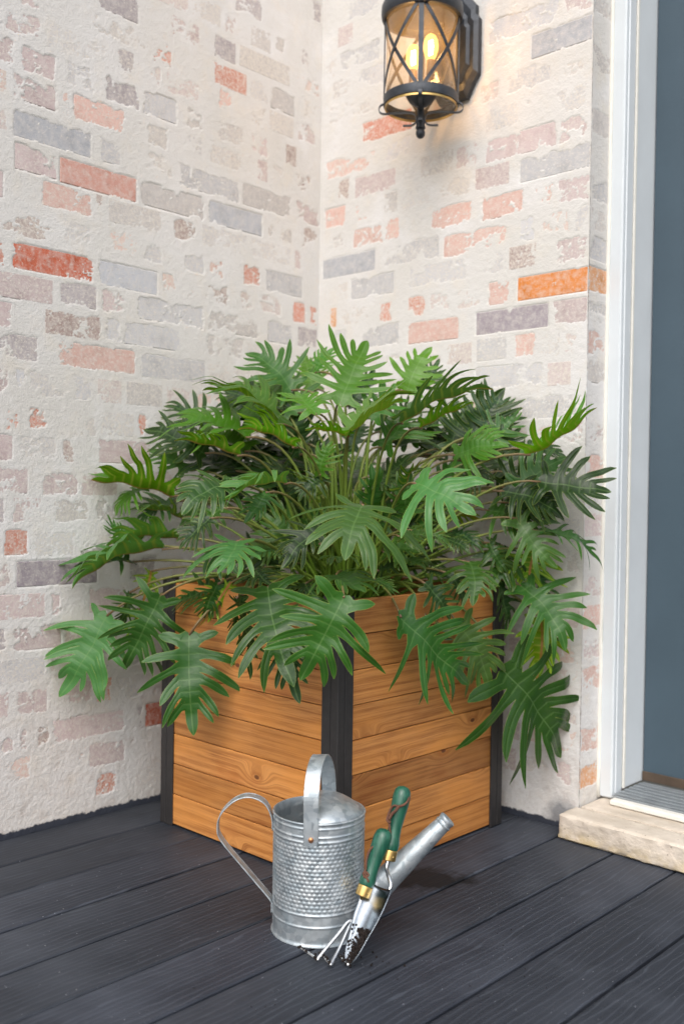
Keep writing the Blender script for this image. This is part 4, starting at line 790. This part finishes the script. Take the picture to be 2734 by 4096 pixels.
# soil crumbs on the deck
mb = MB()
for k in range(30):
    a = .02+rs.gauss(0, .03); b = rs.gauss(0, .018); p = to_world((.055+a, -.135+b, 0)); r = rs.choice((.0005, .0006, .0008, .0011, .0018)); mb.ball((p.x, p.y, r*.6+.0009), r, 5, 4)
for k in range(30):
    p = to_world((rs.uniform(-.15, .35), rs.uniform(-.3, .0), 0)); r = rs.uniform(.0004, .0009); mb.ball((p.x, p.y, r*.6+.0009), r, 5, 4)
cr = mb.build('soil_crumbs', SOIL); tag(cr, 'dark soil crumbs scattered on the deck below the tools', 'soil crumbs', kind='stuff')

# ------------------------------------------------------------------ lantern on the right wall
LX, LY = .4535, -.135
la = empty('wall_lantern', (LX, 0, 1.75), label='dark metal cylindrical wall lantern with two lit bulbs', cat='wall lamp')
def w2l(x, y, z): return Vector((x, y, z-1.75))     # x from the lamp axis, y world
mb = MB(); hw = .0715
prof = [(-.040, -.092), (-.058, -.060), (-hw, -.042), (-hw, .085), (-.062, .098), (-.062, .118), (-.036, .150), (.036, .150), (.062, .118), (.062, .098), (hw, .085), (hw, -.042), (.058, -.060), (.040, -.092)]
def plate(mb, prof, y0, y1, inset):
    n = len(prof); V = []; F = []
    for y, s in ((y0, 1), (y1+.006, 1), (y1, 1-inset)):
        for x, z in prof: V.append((x*s, y, z*s+(1-s)*.03))
    for k in range(2):
        for i in range(n): j = (i+1) % n; F.append((k*n+i, k*n+j, (k+1)*n+j, (k+1)*n+i))
    F.append(tuple(2*n+i for i in range(n))); F.append(tuple(n-1-i for i in range(n))); mb.add(V, F)
plate(mb, prof, -.003, -.022, .14); plate(mb, [(x*.72, z*.72+.008) for x, z in prof], -.0223, -.029, .12)
mb.build('back_plate', IRON, la)
mb = MB(); c0 = (0, LY, 0)
mb.lathe([(.0945, .058), (.1035, .058), (.1065, .063), (.1075, .073), (.1065, .086), (.103, .092), (.098, .095), (.094, .110), (.085, .130), (.055, .146), (.03, .152), (.014, .156), (.012, .168), (.0001, .173)], 56, c0)
mb.lathe([(.0945, .058), (.0935, .064), (.088, .072), (.06, .079), (.0001, .080)], 56, c0)
mb.build('cap', IRON, la, True, 40)
RB = .0970
mb = MB(); mb.lathe([(RB-.003, -.138), (RB+.001, -.138), (RB+.0016, -.136), (RB+.0016, -.119), (RB+.001, -.117), (RB-.003, -.117), (RB-.003, -.138)], 56, c0); mb.build('ring', IRON, la, True, 40)
mb = MB(); mb.lathe([(RB-.0045, -.143), (RB-.0015, -.143), (RB-.0015, -.1385), (RB-.0045, -.1385), (RB-.0045, -.143)], 56, c0); mb.build('inner_ring', BRASS, la, True, 40)
# upright bars and crossed bars
for k in range(4):
    a = -.91 + k*math.pi/2; n_ = Vector((math.cos(a), math.sin(a), 0)); tdir = Vector((-math.sin(a), math.cos(a), 0))
    mb = MB(); mb.strap([Vector(c0)+n_*RB+Vector((0, 0, z)) for z in (-.120, 0, .061)], tdir, .0125, .003); mb.build('upright_bar', IRON, la)
    for sgn in (1, -1):
        pts = []; wd = []
        for i in range(13):
            t = i/12; aa = a + (math.pi/4)*(1-0) * (0.10+.80*t if False else t)*1.0; aa = a+math.pi/4 + sgn*(t-.5)*math.pi*.44; z = -.119+.179*t; nn_ = Vector((math.cos(aa), math.sin(aa), 0)); pts.append(Vector(c0)+nn_*(RB+(.0006 if sgn > 0 else -.0024))+Vector((0, 0, z))); wd.append((-math.sin(aa)*.6, math.cos(aa)*.6, -.4*sgn))
        # width direction lies in the shell surface, across the bar
        for i in range(13):
            t_ = (pts[min(i+1, 12)]-pts[max(i-1, 0)]).normalized(); p = pts[i]; nr = Vector((p.x-c0[0], p.y-c0[1], 0)).normalized(); wd[i] = tuple(t_.cross(nr))
        mb = MB(); mb.strap(pts, wd, .0085, .0022); mb.build('cross_bar', IRON, la)
def mat_glass():
    m = M('amber_seeded_glass'); P = m.coord(); n = m.noise(P, 40, 3, .6); tr_ = m.n('BsdfTransparent'); gl = m.n('BsdfGlossy'); gl.inputs['Roughness'].default_value = .08
    m.l(m.mix(m.rng(n, .3, .7), (.99, .92, .82), (.995, .95, .89)), tr_.inputs['Color']); m.l(m.bump(n, .002, .5), gl.inputs['Normal'])
    tl = m.n('BsdfTranslucent'); tl.inputs['Color'].default_value = (1, .80, .52, 1); ma = m.n('MixShader'); ma.inputs[0].default_value = .10; m.l(tr_.outputs[0], ma.inputs[1]); m.l(tl.outputs[0], ma.inputs[2]); lw = m.n('LayerWeight'); lw.inputs['Blend'].default_value = .25; mx = m.n('MixShader'); m.l(m.math('MULTIPLY', lw.outputs['Facing'], .5), mx.inputs[0]); m.l(ma.outputs[0], mx.inputs[1]); m.l(gl.outputs[0], mx.inputs[2]); m.l(mx.outputs[0], m.out.inputs[0]); return m.m
mb = MB(); mb.lathe([(.0925, -.132), (.0925, .060)], 56, c0); gls = mb.build('glass_shade', mat_glass(), la, True)
mb = MB(); mb.lathe([(.0001, -.140), (.014, -.138), (.030, -.128), (.040, -.115), (.045, -.100), (.047, -.097), (.044, -.094), (.0001, -.092)], 32, c0)
mb.lathe([(.0001, -.19), (.0105, -.188), (.012, -.170), (.0105, -.160), (.009, -.150), (.010, -.135), (.0001, -.13)], 20, c0); mb.build('socket_dish', IRON, la, True, 50)
mb = MB(); mb.ball((0, LY, -.1985), .0125, 16, 12); mb.lathe([(.0001, -.182), (.0125, -.183), (.0135, -.187), (.0105, -.190), (.0001, -.191)], 18, c0); mb.build('finial', IRON, la, True, 50)
for k in range(4):
    a = -.91 + k*math.pi/2; n_ = Vector((math.cos(a), math.sin(a), 0)); td = Vector((-math.sin(a), math.cos(a), 0)); b = Vector(c0)
    pts = catmull([b+n_*.091+Vector((0, 0, -.128)), b+n_*.107+Vector((0, 0, -.135)), b+n_*.109+Vector((0, 0, -.147)), b+n_*.096+Vector((0, 0, -.153)), b+n_*.060+Vector((0, 0, -.151)), b+n_*.022+Vector((0, 0, -.153)), b+n_*.012+Vector((0, 0, -.163)), b+n_*.012+Vector((0, 0, -.172)), b+n_*.022+Vector((0, 0, -.180)), b+n_*.046+Vector((0, 0, -.181))], 5)
    mb = MB(); mb.strap(pts, td, .010, .0024); mb.build('scroll_bracket', IRON, la)
mb = MB(); mb.tube(catmull([(0, -.024, -.075), (0, -.034, -.082), (0, -.040, -.075), (0, -.036, -.060)], 5), [.010]*16, 12); mb.ball((0, -.036, -.084), .012, 12, 8); mb.build('lower_arm', IRON, la, True)
mb = MB(); mb.tube(catmull([(0, -.034, .07), (0, -.05, .085), (0, -.07, .075)], 6), .011, 12); mb.build('upper_arm', IRON, la, True)
for o_ in la.children:
    if o_.name.split('.')[0] not in ('back_plate', 'lower_arm', 'upper_arm'): o_.data.transform(Matrix.Translation((0, LY, 0)) @ Matrix.Diagonal((.87, .87, 1, 1)) @ Matrix.Translation((0, -LY, 0)))
def mat_emit(name, col, s):
    m = M(name); m.set(col=(.9, .8, .6), ecol=col, estr=s, rough=.3); return m.m
BULB = mat_emit('lit_bulb', (1.0, .62, .22), 5.5); FIL = mat_emit('lit_filament', (1.0, .86, .58), 60)
for bx, by in ((-.030, -.128), (.032, -.142)):
    b = Vector((bx, by, -.068)); mb = MB(); mb.lathe([(.0095, -.018), (.0095, .022), (.0085, .024)], 16, b); cndl = mb.build('candle_socket', mat_simple('ivory_sleeve', lin(120, 96, 70), .6), la, True)
    mb = MB(); mb.lathe([(.008, .024), (.0125, .033), (.0165, .046), (.0172, .056), (.0155, .068), (.011, .077), (.005, .0815), (.0001, .0825)], 18, b)
    def bulbglass():
        m = M('bulb_glass'); tr_ = m.n('BsdfTransparent'); tr_.inputs['Color'].default_value = (1, .86, .62, 1); em = m.n('Emission'); em.inputs['Color'].default_value = (1, .47, .12, 1); em.inputs['Strength'].default_value = 2.6
        mx = m.n('MixShader'); mx.inputs[0].default_value = .6; m.l(tr_.outputs[0], mx.inputs[1]); m.l(em.outputs[0], mx.inputs[2]); m.l(mx.outputs[0], m.out.inputs[0]); return m.m
    if 'BG' not in globals(): BG = bulbglass()
    bu = mb.build('bulb', BG, la, True)
    mb = MB()
    for q in (-1, 1): mb.tube([b+Vector((q*.0034, 0, .036)), b+Vector((q*.0046, 0, .054)), b+Vector((q*.003, 0, .068))], .0022, 8)
    mb.build('filament', FIL, bu, True)
    ld = bpy.data.lights.new('bulb_light', 'POINT'); ld.energy = 1.0; ld.color = (1.0, .62, .30); ld.shadow_soft_size = .012; lo = bpy.data.objects.new('bulb_light', ld); COL.objects.link(lo); lo.parent = la; lo.location = b+Vector((0, 0, .05))
